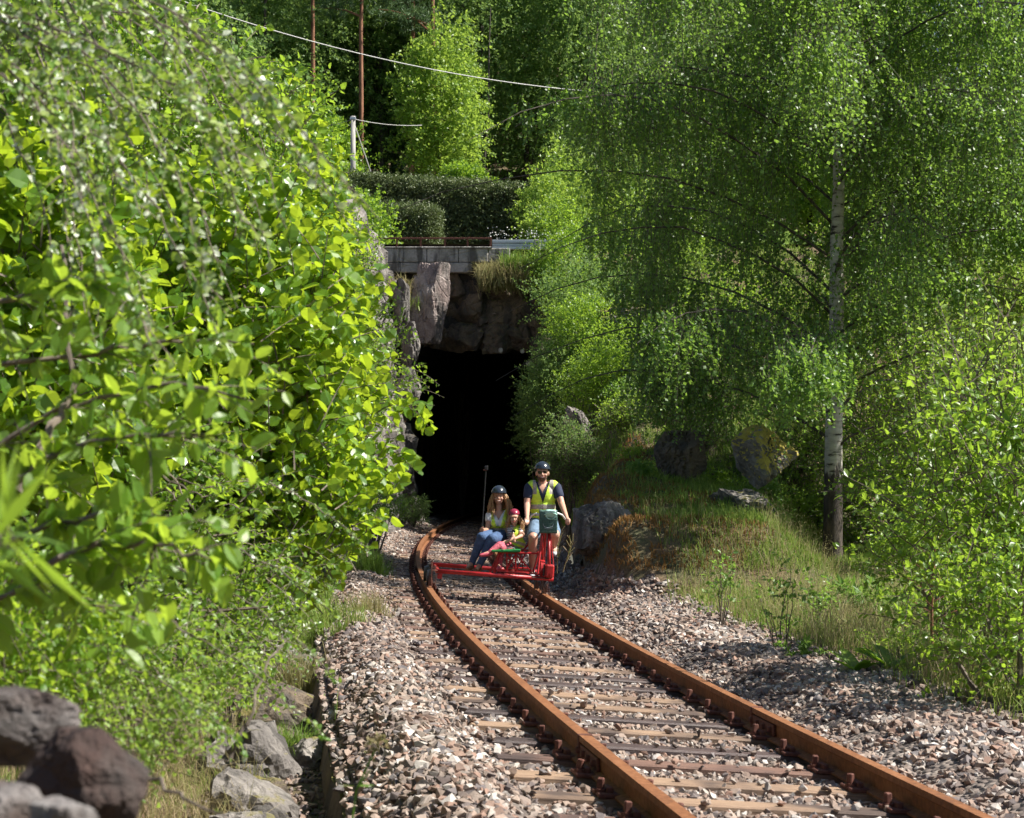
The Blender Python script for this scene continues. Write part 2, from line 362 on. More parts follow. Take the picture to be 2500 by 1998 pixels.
def H(x, y):
    x = np.asarray(x, float); y = np.asarray(y, float); u = U(x, y)
    n1 = fbm(np.stack([x * .5, y * .5, x * 0], -1), 4); n2 = fbm(np.stack([x * 2.2, y * 2.2, x * 0 + 5], -1), 3)
    bed = -.185 - .017 * (np.abs(u - .75) < 1.32) - CANT * np.clip(u, -.7, 2.3)
    shL = sstep(-u, .42, .8) * .085 - sstep(-u, .95, 1.3) * .17
    shR = sstep(u, 1.75, 2.5) * .17 - sstep(u, 2.75, 3.3) * .08
    z = bed + shL + shR + .025 * n2 * (np.abs(u - .75) > 1.5)
    # ditch on the left
    dd = .9 - .45 * sstep(y, 17, 30); floor = -dd + .04 * n2
    z = np.where(u < -1.31, floor, z)
    rough = sstep(y, 19, 24); soft = 1 - rough
    t_ = sstep(-u, 1.31, 1.31 + .6 * rough + .01); z = np.where(u < -1.31, floor * t_ + (1 - t_) * (-.3), z)
    toe = 2.0 - .55 * sstep(y, 22, 50)
    top = 1.2 + 1.3 * sstep(-u, 3, 7) + 6.0 * sstep(y, 30, 56); slope = 1.15 + 3.5 * sstep(y, 18, 24)
    bank = floor + np.clip(-u - toe, 0, 99) * slope
    z = np.where(-u > toe, np.minimum(bank, top) + .13 * n1 + .05 * n2, z)
    near = 1.40 * np.exp(-((x + 1.05) / .5) ** 2 - ((y - 2.6) / 1.2) ** 2); z = np.where(u < -1.35, np.maximum(z, -.5 + near), z)
    # right side
    md = sstep(u, 3.1, 3.5)
    mead = -.28 + .05 * np.clip(u - 3.1, 0, 12) + .06 * n1 + .03 * n2
    z = z * (1 - md) + md * mead
    uT = 2.75 - .5 * sstep(y, 24.5, 26.5) * (1 - sstep(y, 33, 38))
    foot = sstep(u, uT, uT + .55 + .13 * np.clip(y - 30, 0, 26))
    Hr = np.interp(y, [25.2, 26.6, 30, 34, 38, 46, 56], [0, .85, 1.05, 1.55, 2.4, 4.8, 8.2])
    xe = 3.3 + .33 * np.clip(y - 30, 0, 40); fall = 1 - .93 * sstep(x, xe, xe + 1.5) * (1 - sstep(y, 44, 56))
    lump = (.32 * n1 + .10 * n2) * sstep(y, 25.5, 28)
    z = np.where(u > uT, np.maximum(z, z * (1 - foot) + foot * (Hr * fall + lump * (.3 + fall) - .15)), z)
    # plateau behind the portal
    far = 8.0 + .3 * sstep(y, 64, 68) + .42 * np.clip(y - 82, 0, 120) * (1 - .85 * sstep(x / np.maximum(y, 1), .13, .22)) + .2 * n1 * sstep(y, 66, 70)
    trench = (u > -1.3) & (u < 2.85) & (y < 100)
    z = np.where((y > 57.0) & ~trench, far, z); z = np.where((y > 57) & trench, bed - .02, z)
    return z

def sheet(name, xs, ys, mat, keep=None, dz=0):
    X, Y = np.meshgrid(xs, ys); Z = H(X, Y) + dz
    V = np.stack([X, Y, Z], -1).reshape(-1, 3); i = np.arange(len(V)).reshape(X.shape)
    F = np.stack([i[:-1, :-1], i[:-1, 1:], i[1:, 1:], i[1:, :-1]], -1).reshape(-1, 4)
    if keep is not None:
        c = V[F].mean(1); F = F[keep(c)]
    return mesh_np(name, V, [F], mat, smooth=True)
xs = np.concatenate([np.linspace(-300, -12, 40), np.arange(-11.8, 11, .11), np.linspace(11.2, 300, 40)])
ys = np.concatenate([np.linspace(-60, -.5, 20), np.arange(0, 62, .13), np.arange(62, 120, 1.2), np.linspace(121, 500, 30)])
tag(sheet('ground', xs, ys, M['ground'], lambda c: ~((U(c[:, 0], c[:, 1]) > -1.28) & (U(c[:, 0], c[:, 1]) < 2.8) & (c[:, 1] < 101) & (c[:, 1] > .5) & ((c[:, 2] < .03) | (c[:, 1] > 57)))), kind='structure')
# ballast bed sheet in track coordinates (butts against the ground sheet)
us = np.concatenate([[-1.325], np.arange(-1.30, 3.02, .09)]); yy = np.arange(.2, 100, .2)
Vb = []
for y in yy:
    h = float(head(y)); x0 = float(xL(y)); X = x0 + us * math.cos(h); Y = y + us * math.sin(h)
    Z = H(X, np.minimum(Y, 56.9)) + .006; Z[0] = Z[1] - .9; Vb.append(np.stack([X, Y, Z], -1))
Vb = np.array(Vb); i = np.arange(Vb.shape[0] * Vb.shape[1]).reshape(Vb.shape[:2])
Fb = np.stack([i[:-1, :-1], i[:-1, 1:], i[1:, 1:], i[1:, :-1]], -1).reshape(-1, 4)
cb = Vb.reshape(-1, 3)[Fb].mean(1); Fb = Fb[(cb[:, 2] < .08) | (cb[:, 1] > 57)]
tag(mesh_np('ballast_bed_ground', Vb.reshape(-1, 3), [Fb], M['ballast'], smooth=True), kind='structure')
# low concrete edge that holds the ballast
V = []; yy = np.arange(1, 24, .25)
for y in yy:
    for (u, z) in ((-1.60, -1.2), (-1.38, -.31), (-1.31, -.30), (-1.31, -1.2)):
        h = float(head(y)); n = float(vnoise(np.array([y * 2.1, u * 9, z])))
        V.append((float(xL(y)) + (u + .018 * n) * math.cos(h), y + u * math.sin(h), z + .02 * n))
i = np.arange(len(V)).reshape(-1, 4); F = [np.stack([i[:-1, k], i[:-1, (k + 1) % 4], i[1:, (k + 1) % 4], i[1:, k]], -1) for k in range(4)]
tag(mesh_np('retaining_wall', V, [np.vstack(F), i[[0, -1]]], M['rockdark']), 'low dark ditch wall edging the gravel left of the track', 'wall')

# ---------------------------------------------------------------- stones of the ballast
protos = []
for k in range(26):
    bm = bmesh.new(); q = rng.normal(size=(11, 3)); q = nrm(q) * (.75 + .25 * rng.random((11, 1))) * np.array([1, .62 + .35 * rng.random(), .45 + .3 * rng.random()])
    vs = [bm.verts.new(v) for v in q]; bmesh.ops.convex_hull(bm, input=vs)
    for v in [v for v in bm.verts if not v.link_faces]: bm.verts.remove(v)
    bm.verts.index_update(); protos.append((np.array([v.co for v in bm.verts]), np.array([[v.index for v in f.verts] for f in bm.faces]))); bm.free()
def rotmats(n, tilt=1.0):
    q = nrm(np.c_[rng.normal(size=(n, 2)) * tilt, rng.normal(size=(n, 1)), rng.normal(size=(n, 1)) * 1.0 / max(tilt, .05) if tilt < 1 else rng.normal(size=(n, 1))])
    x, y, z, w_ = q.T
    return np.stack([1 - 2 * (y * y + z * z), 2 * (x * y - z * w_), 2 * (x * z + y * w_), 2 * (x * y + z * w_), 1 - 2 * (x * x + z * z), 2 * (y * z - x * w_), 2 * (x * z - y * w_), 2 * (y * z + x * w_), 1 - 2 * (x * x + y * y)], -1).reshape(n, 3, 3)
def stones(name, pos, size, mat, rr=None):
    Vs, Fs, Rs = [], [], []; o = 0; which = rng.integers(0, len(protos), len(pos)); Rm = rotmats(len(pos), .45)
    rr = rng.random(len(pos)) if rr is None else rr
    for k, (pv, pf) in enumerate(protos):
        m = which == k; n = m.sum()
        if not n: continue
        v = np.einsum('nij,vj->nvi', Rm[m], pv) * size[m][:, None, None] + pos[m][:, None, :]
        Vs.append(v.reshape(-1, 3)); Fs.append((pf[None] + (np.arange(n) * len(pv))[:, None, None] + o).reshape(-1, 3)); o += n * len(pv)
        Rs.append(np.repeat(rr[m], len(pf)))
    return mesh_np(name, np.vstack(Vs), [np.vstack(Fs)], mat, rnd=np.concatenate(Rs))
sl_y = []
y = 3.0
while y < 74:
    sl_y.append(y); y += .69 + random.uniform(-.05, .05)
sl_y = np.array(sl_y)
def scatter(y0, y1, u0, u1, dens):
    n = int((y1 - y0) * (u1 - u0) * dens); return rng.uniform(y0, y1, n), rng.uniform(u0, u1, n)
PY, PU, PS = [], [], []
for (a, b, dn, s) in ((5, 17, 800, .031), (17, 30, 600, .033), (30, 62, 300, .04)):
    yq, uq = scatter(a, b, -1.36, 3.35, dn); PY.append(yq); PU.append(uq); PS.append(s * rng.uniform(.55, 1.45, len(yq)) * (1 + .35 * (np.abs(uq - .75) > 1.5)))
PY, PU, PS = map(np.concatenate, (PY, PU, PS))
h = head(PY); X = xL(PY) + PU * np.cos(h); Y = PY + PU * np.sin(h)
dist = np.abs(PY[:, None] - sl_y[None]).min(1)
onsl = (dist < .115) & (PU > -.72) & (PU < 2.25)
rail = (np.abs(PU) < .11) | (np.abs(PU - G) < .11)
keep = ~rail & (~onsl | (rng.random(len(PY)) < np.where((PU < -.45) | (PU > 1.75), .6, .06))) & ~((PU > 2.9) & (rng.random(len(PY)) < sstep(PU, 2.9, 3.35))) & (H(X, np.minimum(Y, 56.9)) < .03)
Z = np.where(PU < -1.28, -.28, H(X, np.minimum(Y, 56.9))) + PS * .25 + rng.uniform(-.006, .014, len(PY)) + .02 * onsl
Z = np.where(onsl, -.155 - CANT * PU + PS * .4, Z)
rr = np.clip(rng.random(len(PY)) + .12 * fbm(np.c_[X, Y, X * 0]), 0, 1)
k = keep
tag(stones('gravel', np.c_[X, Y, Z][k], PS[k], M['stone'], rr[k]), 'crushed grey and pinkish stone heaped round the sleepers', 'gravel', kind='stuff')
yq, uq = scatter(4, 22, -2.15, -1.38, 420); h = head(yq); X = xL(yq) + uq * np.cos(h); Y = yq + uq * np.sin(h); s = .024 * rng.uniform(.4, 1.7, len(yq))
tag(stones('ditch_gravel', np.c_[X, Y, H(X, Y) + s * .3], s, M['stone'], rng.random(len(yq)) * .6), 'dark stones lying on the floor of the ditch', 'gravel', kind='stuff')

# ---------------------------------------------------------------- rails and sleepers
PROF = [(-.035, 0), (.035, 0), (.036, -.035), (.012, -.048), (.009, -.12), (.065, -.14), (.065, -.15), (-.065, -.15), (-.065, -.14), (-.009, -.12), (-.012, -.048), (-.036, -.035)]
def rail_obj(u0, label):
    yy = np.arange(2.0, 90, .3); V = np.array([[T(y, u0 + a, b) for (a, b) in PROF] for y in yy]); n = len(PROF)
    i = np.arange(V.shape[0] * n).reshape(-1, n); j = np.roll(i, -1, 1)
    F = np.stack([i[:-1], j[:-1], j[1:], i[1:]], -1).reshape(-1, 4)[:, ::-1]
    o = mesh_np('rail', V.reshape(-1, 3), [F], M['rust']); tag(o, label, 'rail'); return o
RL = rail_obj(0, 'rusty steel rail on the ditch side of the sleepers'); RR = rail_obj(G, 'rusty steel rail nearest the meadow and birch, under the cyclist')
def fish(y, u0, par):
    for sd in (-1, 1):
        mb = MB(); h = float(head(y)); Mr = Matrix.Rotation(h, 3, 'Z')
        mb.box(T(y, u0 + sd * .022, -.085), (.02, .62, .075), Mr, .004)
        for k in (-.24, -.08, .08, .24):
            c = T(y + k, u0 + sd * .04, -.085); mb.box(c, (.03, .035, .035), Mr, .006)
        mb.done('fishplate', M['rustdark'], par)
fish(12.6, G, RR); fish(10.6, 0, RL); fish(29, G, RR); fish(31, 0, RL)
for par, u0 in ((RL, 0), (RR, G)):
    yj = 12.85 if u0 else 10.85
    mb = MB(); mb.box(T(yj, u0, -.075), (.082, .04, .16), Matrix.Rotation(float(head(yj)), 3, 'Z'), .004); mb.done('joint_clamp', M['rustdark'], par)
mb = MB(); mb.box((0, 0, -.08), (2.5, .19, .16), None, .012); S0 = mb.done('sleeper', M['wood_mid'])
def plate_mesh():
    mb = MB(); mb.box((0, 0, .012), (.3, .2, .022), None, .004)
    for sx in (-1, 1): mb.box((sx * .085, 0, .034), (.035, .12, .035), None, .006)
    o = mb.done('baseplate', M['rustdark']); me = o.data; bpy.data.objects.remove(o); return me
def screw_mesh():
    mb = MB(); mb.tube([(0, 0, 0), (0, 0, .02)], .03, 10); mb.box((0, 0, .045), (.034, .034, .055), None, .005)
    o = mb.done('screw', M['rustdark']); me = o.data; bpy.data.objects.remove(o); return me
PM, SM = plate_mesh(), screw_mesh()
kinds = {'wood_mid': ('reddish brown weathered sleeper half buried in the crushed stone', 'reddish brown sleepers under the rails'),
         'wood_pale': ('pale bleached wooden sleeper half buried in the crushed stone', 'pale bleached sleepers under the rails'),
         'wood_dark': ('dark tarred wooden sleeper half buried in the crushed stone', 'dark tarred sleepers under the rails')}
sm = {}
for kk in kinds:
    me = S0.data.copy(); me.materials.clear(); me.materials.append(M[kk]); sm[kk] = me
seq = ['wood_dark', 'wood_pale', 'wood_dark', 'wood_pale', 'wood_pale', 'wood_dark', 'wood_dark', 'wood_pale', 'wood_dark', 'wood_mid', 'wood_pale', 'wood_pale', 'wood_mid']
bpy.data.objects.remove(S0)
for k, y in enumerate(sl_y):
    kk = seq[k % 13] if k < 26 else random.choice(list(kinds))
    s = bpy.data.objects.new('sleeper', sm[kk]); col.objects.link(s); s.location = T(y, .755, -.155); h = float(head(y))
    s.rotation_euler = (random.uniform(-.02, .02), math.atan(CANT), h + random.uniform(-.012, .012)); tag(s, kinds[kk][0], 'sleeper', kinds[kk][1])
    if y > 62: continue
    for u0 in (-.755, .75):
        p = bpy.data.objects.new('baseplate', PM); col.objects.link(p); p.parent = s; p.location = (u0, 0, .001)
        for sd in (-1, 1):
            if y > 45: continue
            c = bpy.data.objects.new('screw', SM); col.objects.link(c); c.parent = p; c.location = (sd * .128, random.uniform(-.04, .04), .02); c.rotation_euler = (random.uniform(-.1, .1), random.uniform(-.1, .1), random.random() * 3)

# ================================================================ rock
def ico(sub):
    bm = bmesh.new(); bmesh.ops.create_icosphere(bm, subdivisions=sub, radius=1); bm.verts.index_update()
    V = np.array([v.co for v in bm.verts]); F = np.array([[v.index for v in f.verts] for f in bm.faces]); bm.free(); return V, F
ICO = {k: ico(k) for k in (2, 3, 4, 5, 6)}
def rockgeo(scale, seed, sub=5, planes=16, rough=.06, nf=3.0, crease=.13):
    g = np.random.default_rng(seed); D, F = ICO[sub]
    n = nrm(g.normal(size=(planes, 3))); n = np.vstack([n, np.eye(3), -np.eye(3)]); h_ = np.concatenate([g.uniform(.62, 1.0, planes), np.full(6, .95)])
    dn = D @ n.T; r = np.where(dn > .05, h_ / np.maximum(dn, .05), 9).min(1)
    cr = np.abs(fbm(D * np.array([2.6, 2.6, 1.0]) * 1.3 + seed * 1.7, 3)); r = r * (1 + rough * fbm(D * nf + seed, 5) * 1.6 + rough * .6 * fbm(D * nf * 5 + seed, 3) - crease * min(1, rough / .04) * np.exp(-(cr / .06) ** 2))
    return D * r[:, None] * np.array(scale), F
def rotz(a, tilt=0, ax=0):
    return np.array((Matrix.Rotation(a, 3, 'Z') @ Matrix.Rotation(tilt, 3, 'X' if ax == 0 else 'Y')))
def rock(name, loc, scale, seed, mat, label, cat='rock', group=None, rz=0, tilt=0, sub=5, rough=.06, parent=None, planes=16):
    V, F = rockgeo(scale, seed, sub, planes, rough); V = V @ rotz(rz, tilt).T + np.array(loc)
    o = mesh_np(name, V, [F], mat, parent, smooth=False); return tag(o, label, cat, group) if parent is None else o

# bedrock outcrop around the portal and along the left side: one body of bedrock
def cliff(name, blocks, mat):
    Vs, Fs, o = [], [], 0
    for (c, s, seed, rz, tl) in blocks:
        V, F = rockgeo(s, seed, 4, 14, .05, 3.5); V = V @ rotz(rz, tl).T + np.array(c); Vs.append(V); Fs.append(F + o); o += len(V)
    return tag(mesh_np(name, np.vstack(Vs), [np.vstack(Fs)], mat), kind='structure')
B = []
g = np.random.default_rng(5)
for y in np.arange(20.5, 57, 1.0):                     # left cutting wall
    hh = 1.1 + 6.0 * float(sstep(y, 30, 52)); u0 = -(1.9 - .6 * float(sstep(y, 22, 50)))
    z = -.6
    while z < hh:
        s = g.uniform(.36, .62) * (1 + .5 * (y > 40)); t = T(y + g.uniform(-.5, .5), u0 - s * .45 + g.uniform(-.15, .1) - .1 * max(z, 0))
        B.append(((t[0], t[1], z + s * .6), (s * .8, s * 1.25, s * 1.5), int(g.integers(1e6)), g.uniform(-.5, .5), g.uniform(-.35, .35))); z += s * 1.15
cliff('cutting_rock_hill', B, M['rock'])
B = []                                                   # portal face: jambs and brow
for z in np.arange(0, 7.6, .8):
    for k in range(2):
        s = g.uniform(.5, .85); B.append(((-3.55 - .75 * k + g.uniform(-.1, .12) - .03 * z, 57.2 + g.uniform(-.25, .2), z), (s * .85, s * .7, s * 1.1), int(g.integers(1e6)), g.uniform(-.3, .3), g.uniform(-.2, .2)))
cliff('left_portal_rock_hill', B, M['rock'])
B = []
for z in np.arange(0, 7.4, .85):
    for k in range(3):
        s = g.uniform(.6, .95); B.append(((1.15 + .8 * k + g.uniform(-.1, .1), 57.2 + g.uniform(-.3, .2), z), (s * .8, s * .7, s * 1.0), int(g.integers(1e6)), g.uniform(-.3, .3), g.uniform(-.2, .2)))
for x in np.arange(-3.3, 2.6, .5):
    for z in (5.55, 6.2, 6.8):
        s = g.uniform(.5, .72); B.append(((x, 57.3 + g.uniform(-.2, .15), z + .12 * abs(x + 1)*0), (s * .8, s * .75, s * .85), int(g.integers(1e6)), g.uniform(-.3, .3), g.uniform(-.25, .25)))
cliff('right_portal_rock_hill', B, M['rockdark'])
rock('rock_slab', P(1047, 742, 56.2), (.6, .5, 1.25), 21, M['pinkrock'], 'tall pale upright slab of rock under the concrete parapet', 'rock', rz=.35, sub=5, rough=.04, planes=9)
for k, (px, py, d, s, lab) in enumerate([(978, 760, 55.5, (.3, .45, .95), 'narrow upright jagged rock left of the tall pale slab'), (1003, 850, 55.2, (.28, .5, .8), 'jagged pale rock at the upper left edge of the tunnel mouth'),
                       (1000, 960, 54.5, (.3, .5, .8), 'blocky pale rock halfway down the left edge of the tunnel mouth')]):
    rock('rock', P(px, py, d), s, 40 + k, M['rock'], lab, 'rock', rz=.5 * k, sub=4)
# tunnel lining and hill over it (roof and end)
V = []; yy = np.arange(57.15, 97, .8)
prof = [(-1.35, -.6), (-1.33, 3.0), (-1.25, 4.6), (-.7, 5.35), (.75, 5.5), (2.1, 5.3), (2.75, 4.5), (2.87, 3.0), (2.9, -.6)]
for y in yy:
    for (u, z) in prof:
        n = float(vnoise(np.array([y * .9, u * 2, z]))) * .1; h = float(head(y)); V.append((float(xL(y)) + (u + n) * math.cos(h), y + u * math.sin(h) * 0, z + n))
i = np.arange(len(V)).reshape(-1, len(prof)); F = np.stack([i[:-1, :-1], i[1:, :-1], i[1:, 1:], i[:-1, 1:]], -1).reshape(-1, 4)
n0 = len(V); V2 = [(x, y, 8.02 if y > 57.6 else 7.5) for (x, y, z) in [V[q] for q in i[:, 0]]]; V2 = []
top = []
for y in yy: top += [(float(xL(y)) - 2.4, y, float(H(-30., 60.) if y < 66 else H(np.array(-30.), np.array(y)))), (float(xL(y)) + 4.2, y, float(H(-30., 60.) if y < 66 else H(np.array(-30.), np.array(y))))]
outer = [(-3.2, -.6), (-3.2, 3), (-3.2, 5.5), (-2.2, 7.3), (.75, 7.4), (3.6, 7.3), (4.6, 5.5), (4.6, 3), (4.6, -.6)]
j = np.arange(len(top)).reshape(-1, 2) + n0; n1_ = n0 + len(top); ring = [(float(xL(57.15)) + u, 57.16, z) for u, z in outer]
F3_ = np.array([[q, q + 1, n1_ + q + 1, n1_ + q] for q in range(8)]); F2 = np.stack([j[:-1, 0], j[:-1, 1], j[1:, 1], j[1:, 0]], -1)
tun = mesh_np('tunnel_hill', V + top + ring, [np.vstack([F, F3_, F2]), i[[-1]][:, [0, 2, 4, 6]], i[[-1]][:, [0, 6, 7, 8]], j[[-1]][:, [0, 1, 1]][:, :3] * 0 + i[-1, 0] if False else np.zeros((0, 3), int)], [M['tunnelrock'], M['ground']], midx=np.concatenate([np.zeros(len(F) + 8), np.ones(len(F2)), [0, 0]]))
tag(tun, kind='structure')
# solid rear block closing the cutting behind the tunnel
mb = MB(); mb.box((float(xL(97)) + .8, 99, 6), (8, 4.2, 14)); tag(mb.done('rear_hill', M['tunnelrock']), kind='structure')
mb = MB(); mb.box((-1.0, 57.75, 6.55), (5.4, .8, 1.9)); tag(mb.done('lintel_rock_hill', M['rockdark']), kind='structure')
for k, (px, py, r) in enumerate([(1222, 855, .07), (1292, 888, .09), (1275, 858, .06)]):
    mb = MB(); p = P(px, py, 56.1); mb.tube([p, p + Vector((0, .06, 0))], r, 14); a = mb.done('insulator_disc', M['concrete'])
    tag(a, ['small pale disc fixed above the tunnel mouth, leftmost of three', 'largest pale disc on the right side of the tunnel mouth', 'small pale disc between the two others above the tunnel mouth'][k], 'disc')

# ---------------------------------------------------------------- parapet, railing, road
par = empty('bridge_parapet', P(1060, 670, 57), 'weathered grey stone block parapet over the tunnel mouth', 'parapet')
mb = MB(); xr = P(930, 640, 57).x; xe = P(1210, 640, 57).x; x = xr; row = 0
z1, z2, z3 = P(1000, 609, 57).z, P(1000, 643, 57).z, P(1000, 668, 57).z
for (za, zb, xa, xb) in ((z2, z1, xr, xe), (z3, z2 - .012, xr, P(1150, 650, 57).x)):
    x = xa + random.uniform(-.2, 0)
    while x < xb:
        w_ = random.uniform(.6, .95); mb.box(((x + w_ / 2), 57.0 + random.uniform(-.02, .02), (za + zb) / 2), (w_ - .015, .55, zb - za), Matrix.Rotation(random.uniform(-.02, .02), 3, 'Z'), .02, random.random()); x += w_
mb.done('stone_blocks', M['concrete'], par)
mb = MB(); mb.box(((xr + xe) / 2 - .1, 56.98, z1 + .02), (xe - xr, .62, .05), None, .01); mb.done('coping', M['concrete'], par)
rl = empty('bridge_railing', P(1060, 605, 57), 'rusty low steel railing on top of the stone parapet', 'railing')
za = P(0, 582, 57).z
mb = MB(); mb.box(((P(925, 0, 57).x + P(1200, 0, 57).x) / 2, 57, za), (P(1200, 0, 57).x - P(925, 0, 57).x, .06, .05), None, .005); mb.done('rail_bar', M['rustdark'], rl)
for px in (970, 1028, 1087, 1142, 1198):
    mb = MB(); mb.box((P(px, 0, 57).x, 57.02, (za + z1) / 2), (.055, .055, za - z1 + .05), None, .005); mb.done('post', M['rustdark'], rl)
# guardrail (W profile)
gr = empty('guardrail', P(1300, 640, 57.3), 'galvanised grey steel road guardrail right of the rusty railing', 'guardrail')
zc = P(0, 596, 57).z
pr = [(0, .15), (-.05, .13), (-.05, .06), (0, .03), (0, -.03), (-.05, -.06), (-.05, -.13), (0, -.15)]
V = []; xs_ = np.arange(P(1202, 0, 57).x, P(1440, 0, 57).x, .5)
for x in xs_: V += [(x, 57.2 + a, zc + b) for a, b in pr]
i = np.arange(len(V)).reshape(-1, 8); F = np.stack([i[:-1, :-1], i[1:, :-1], i[1:, 1:], i[:-1, 1:]], -1).reshape(-1, 4)
mesh_np('beam', V, [F], M['steel'], gr)
for px in (1312, 1430): 
    mb = MB(); p = P(px, 0, 57); mb.box((p.x, 57.13, zc - .38), (.17, .15, 1.05), None, .015); mb.done('post', M['pole'], gr)
V = [(-60, 58.2, 8.03), (60, 58.2, 8.03), (60, 63.5, 8.03), (-60, 63.5, 8.03)]
tag(mesh_np('road', [(x, y, 8.35) for (x, y, z) in V] , [np.array([[0, 1, 2, 3]])], M['asphalt']), kind='structure')

# ================================================================ leaves
def leaves(p, a, n0, L, W, kind='quad'):
    """p base, a axis, n0 rough normal, L length, W width -> V, F list, faces per leaf"""
    a = nrm(a); s = nrm(np.cross(a, n0)); n = np.cross(s, a); L = L[:, None]; W = W[:, None]; N = len(p)
    if kind == 'quad':
        V = np.stack([p, p + a * L * .5 + s * W * .5, p + a * L, p + a * L * .5 - s * W * .5 + n * W * .15], 1)
        F = [np.arange(N * 4).reshape(N, 4)]; per = 1
    elif kind == 'fold':                               # two halves, pointed oval
        V = np.stack([p, p + a * L * .35 + s * W * .5 + n * W * .12, p + a * L * .75 + s * W * .32 + n * W * .05 - n * L * .05, p + a * L - n * L * .12,
                      p + a * L * .75 - s * W * .32 + n * W * .05 - n * L * .05, p + a * L * .35 - s * W * .5 + n * W * .12, p + a * L * .5], 1)
        b = (np.arange(N) * 7)[:, None]
        F = [np.concatenate([b + np.array([0, 1, 2, 6]), b + np.array([6, 2, 3, 4]), b + np.array([0, 6, 4, 5])])]; per = 3
    else:                                              # broad rounded, pleated leaf
        ts = np.array([.12, .35, .6, .85]); ws = np.array([.34, .52, .5, .26]); rows = [p + a * L * .06]
        V = [p]
        for t_, w_ in zip(ts, ws):
            c = p + a * L * t_ - n * L * .10 * t_ * t_
            V += [c + s * W * w_ + n * W * .14, c, c - s * W * w_ + n * W * .14]
        V += [p + a * L * 1.0 - n * L * .12]
        V = np.stack(V, 1); b = (np.arange(N) * 14)[:, None]
        q = [b + np.array(x) for x in ([1, 4, 5, 2], [2, 5, 6, 3], [4, 7, 8, 5], [5, 8, 9, 6], [7, 10, 11, 8], [8, 11, 12, 9])]
        t3 = [b + np.array(x) for x in ([0, 1, 2], [0, 2, 3], [10, 13, 11], [11, 13, 12])]
        F = [np.concatenate(q), np.concatenate(t3)]; per = (6, 4)
        return V.reshape(-1, 3), F, per
    return V.reshape(-1, 3), F, per
def leafmesh(name, sets, mat, parent, kind='quad'):
    p, a, n, L, W = [np.concatenate([np.atleast_1d(s[k]) for s in sets]) for k in range(5)]
    V, F, per = leaves(p, a, n, L, W, kind); rr = rng.random(len(p)) * .75 + .25 * (fbm(p * 1.3, 2) * .5 + .5)
    if isinstance(per, tuple): r = np.concatenate([np.tile(rr, per[0]), np.tile(rr, per[1])])
    else: r = np.tile(rr, per) if kind != 'quad' else rr
    return mesh_np(name, V, F, mat, parent, r)
def shoots(P0, D, L, K, grav, size, asp=.7, spread=.9, up=.6, skip=.1, g=rng):
    """leaf data along curved shoots; returns leaf tuple and twig centre lines"""
    S = len(P0); t = (np.arange(K) + .5)[None] / K; t = np.clip(t + g.uniform(-.3, .3, (S, K)) / K, 0.02, 1) * (1 - skip) + skip
    D = nrm(D); Lt = (L[:, None] * t)[..., None]
    pos = P0[:, None] + D[:, None] * Lt + np.array([0, 0, -1.])[None, None] * grav * (t ** 2)[..., None] * L[:, None, None]
    tan = nrm(D[:, None] + np.array([0, 0, -2.])[None, None] * grav * t[..., None])
    rnd = nrm(g.normal(size=pos.shape)); side = nrm(np.cross(tan, rnd))
    ax = nrm(tan * (1 - spread * .6) + side * spread)
    nn = nrm(np.array([0, 0, 1.]) * up + g.normal(size=pos.shape) * (1.0 - up * .55))
    s = size * g.uniform(.6, 1.25, (S, K))
    tt = np.linspace(0, 1, 5)[None, :, None]
    line = P0[:, None] + D[:, None] * L[:, None, None] * tt + np.array([0, 0, -1.]) * grav * tt ** 2 * L[:, None, None]
    f = lambda z: z.reshape(-1, z.shape[-1])
    return (f(pos), f(ax), f(nn), s.ravel(), (s * asp).ravel()), line
def lobes(D, seed, amp=.35, f=2.2): return 1 + amp * fbm(D * f + seed * 3.7, 3) * 1.8
def crown_pts(c, r, n, seed, lo=.45, zmin=None, g=rng):
    D = nrm(g.normal(size=(n, 3))); k = lo + (1 - lo) * g.random(n) ** .6
    p = np.array(c) + D * np.array(r) * (lobes(D, seed) * k)[:, None]
    if zmin is not None: m = p[:, 2] > zmin; p, D = p[m], D[m]
    return p, D
def trunk_line(a, b, k=8, wob=.06, g=rng):
    a, b = np.array(a, float), np.array(b, float); t = np.linspace(0, 1, k)[:, None]; L = np.linalg.norm(b - a)
    q = np.cumsum(g.normal(size=(k, 3)), 0) * wob * L / k; q -= q[0] + (q[-1] - q[0]) * t; return a + (b - a) * t + q
def limbs(mb, base, tips, r0, sag=.15, g=rng):
    for t_ in tips:
        t_ = np.array(t_); b = np.array(base(t_)); k = 7; s = np.linspace(0, 1, k)[:, None]
        ln = b + (t_ - b) * s; L = np.linalg.norm(t_ - b); ln[:, 2] += (np.sin(s[:, 0] * np.pi) * sag * L); ln += np.cumsum(g.normal(size=(k, 3)), 0) * .015 * L * (s > 0)
        mb.tube(ln, np.linspace(r0, r0 * .2, k), 5, False)

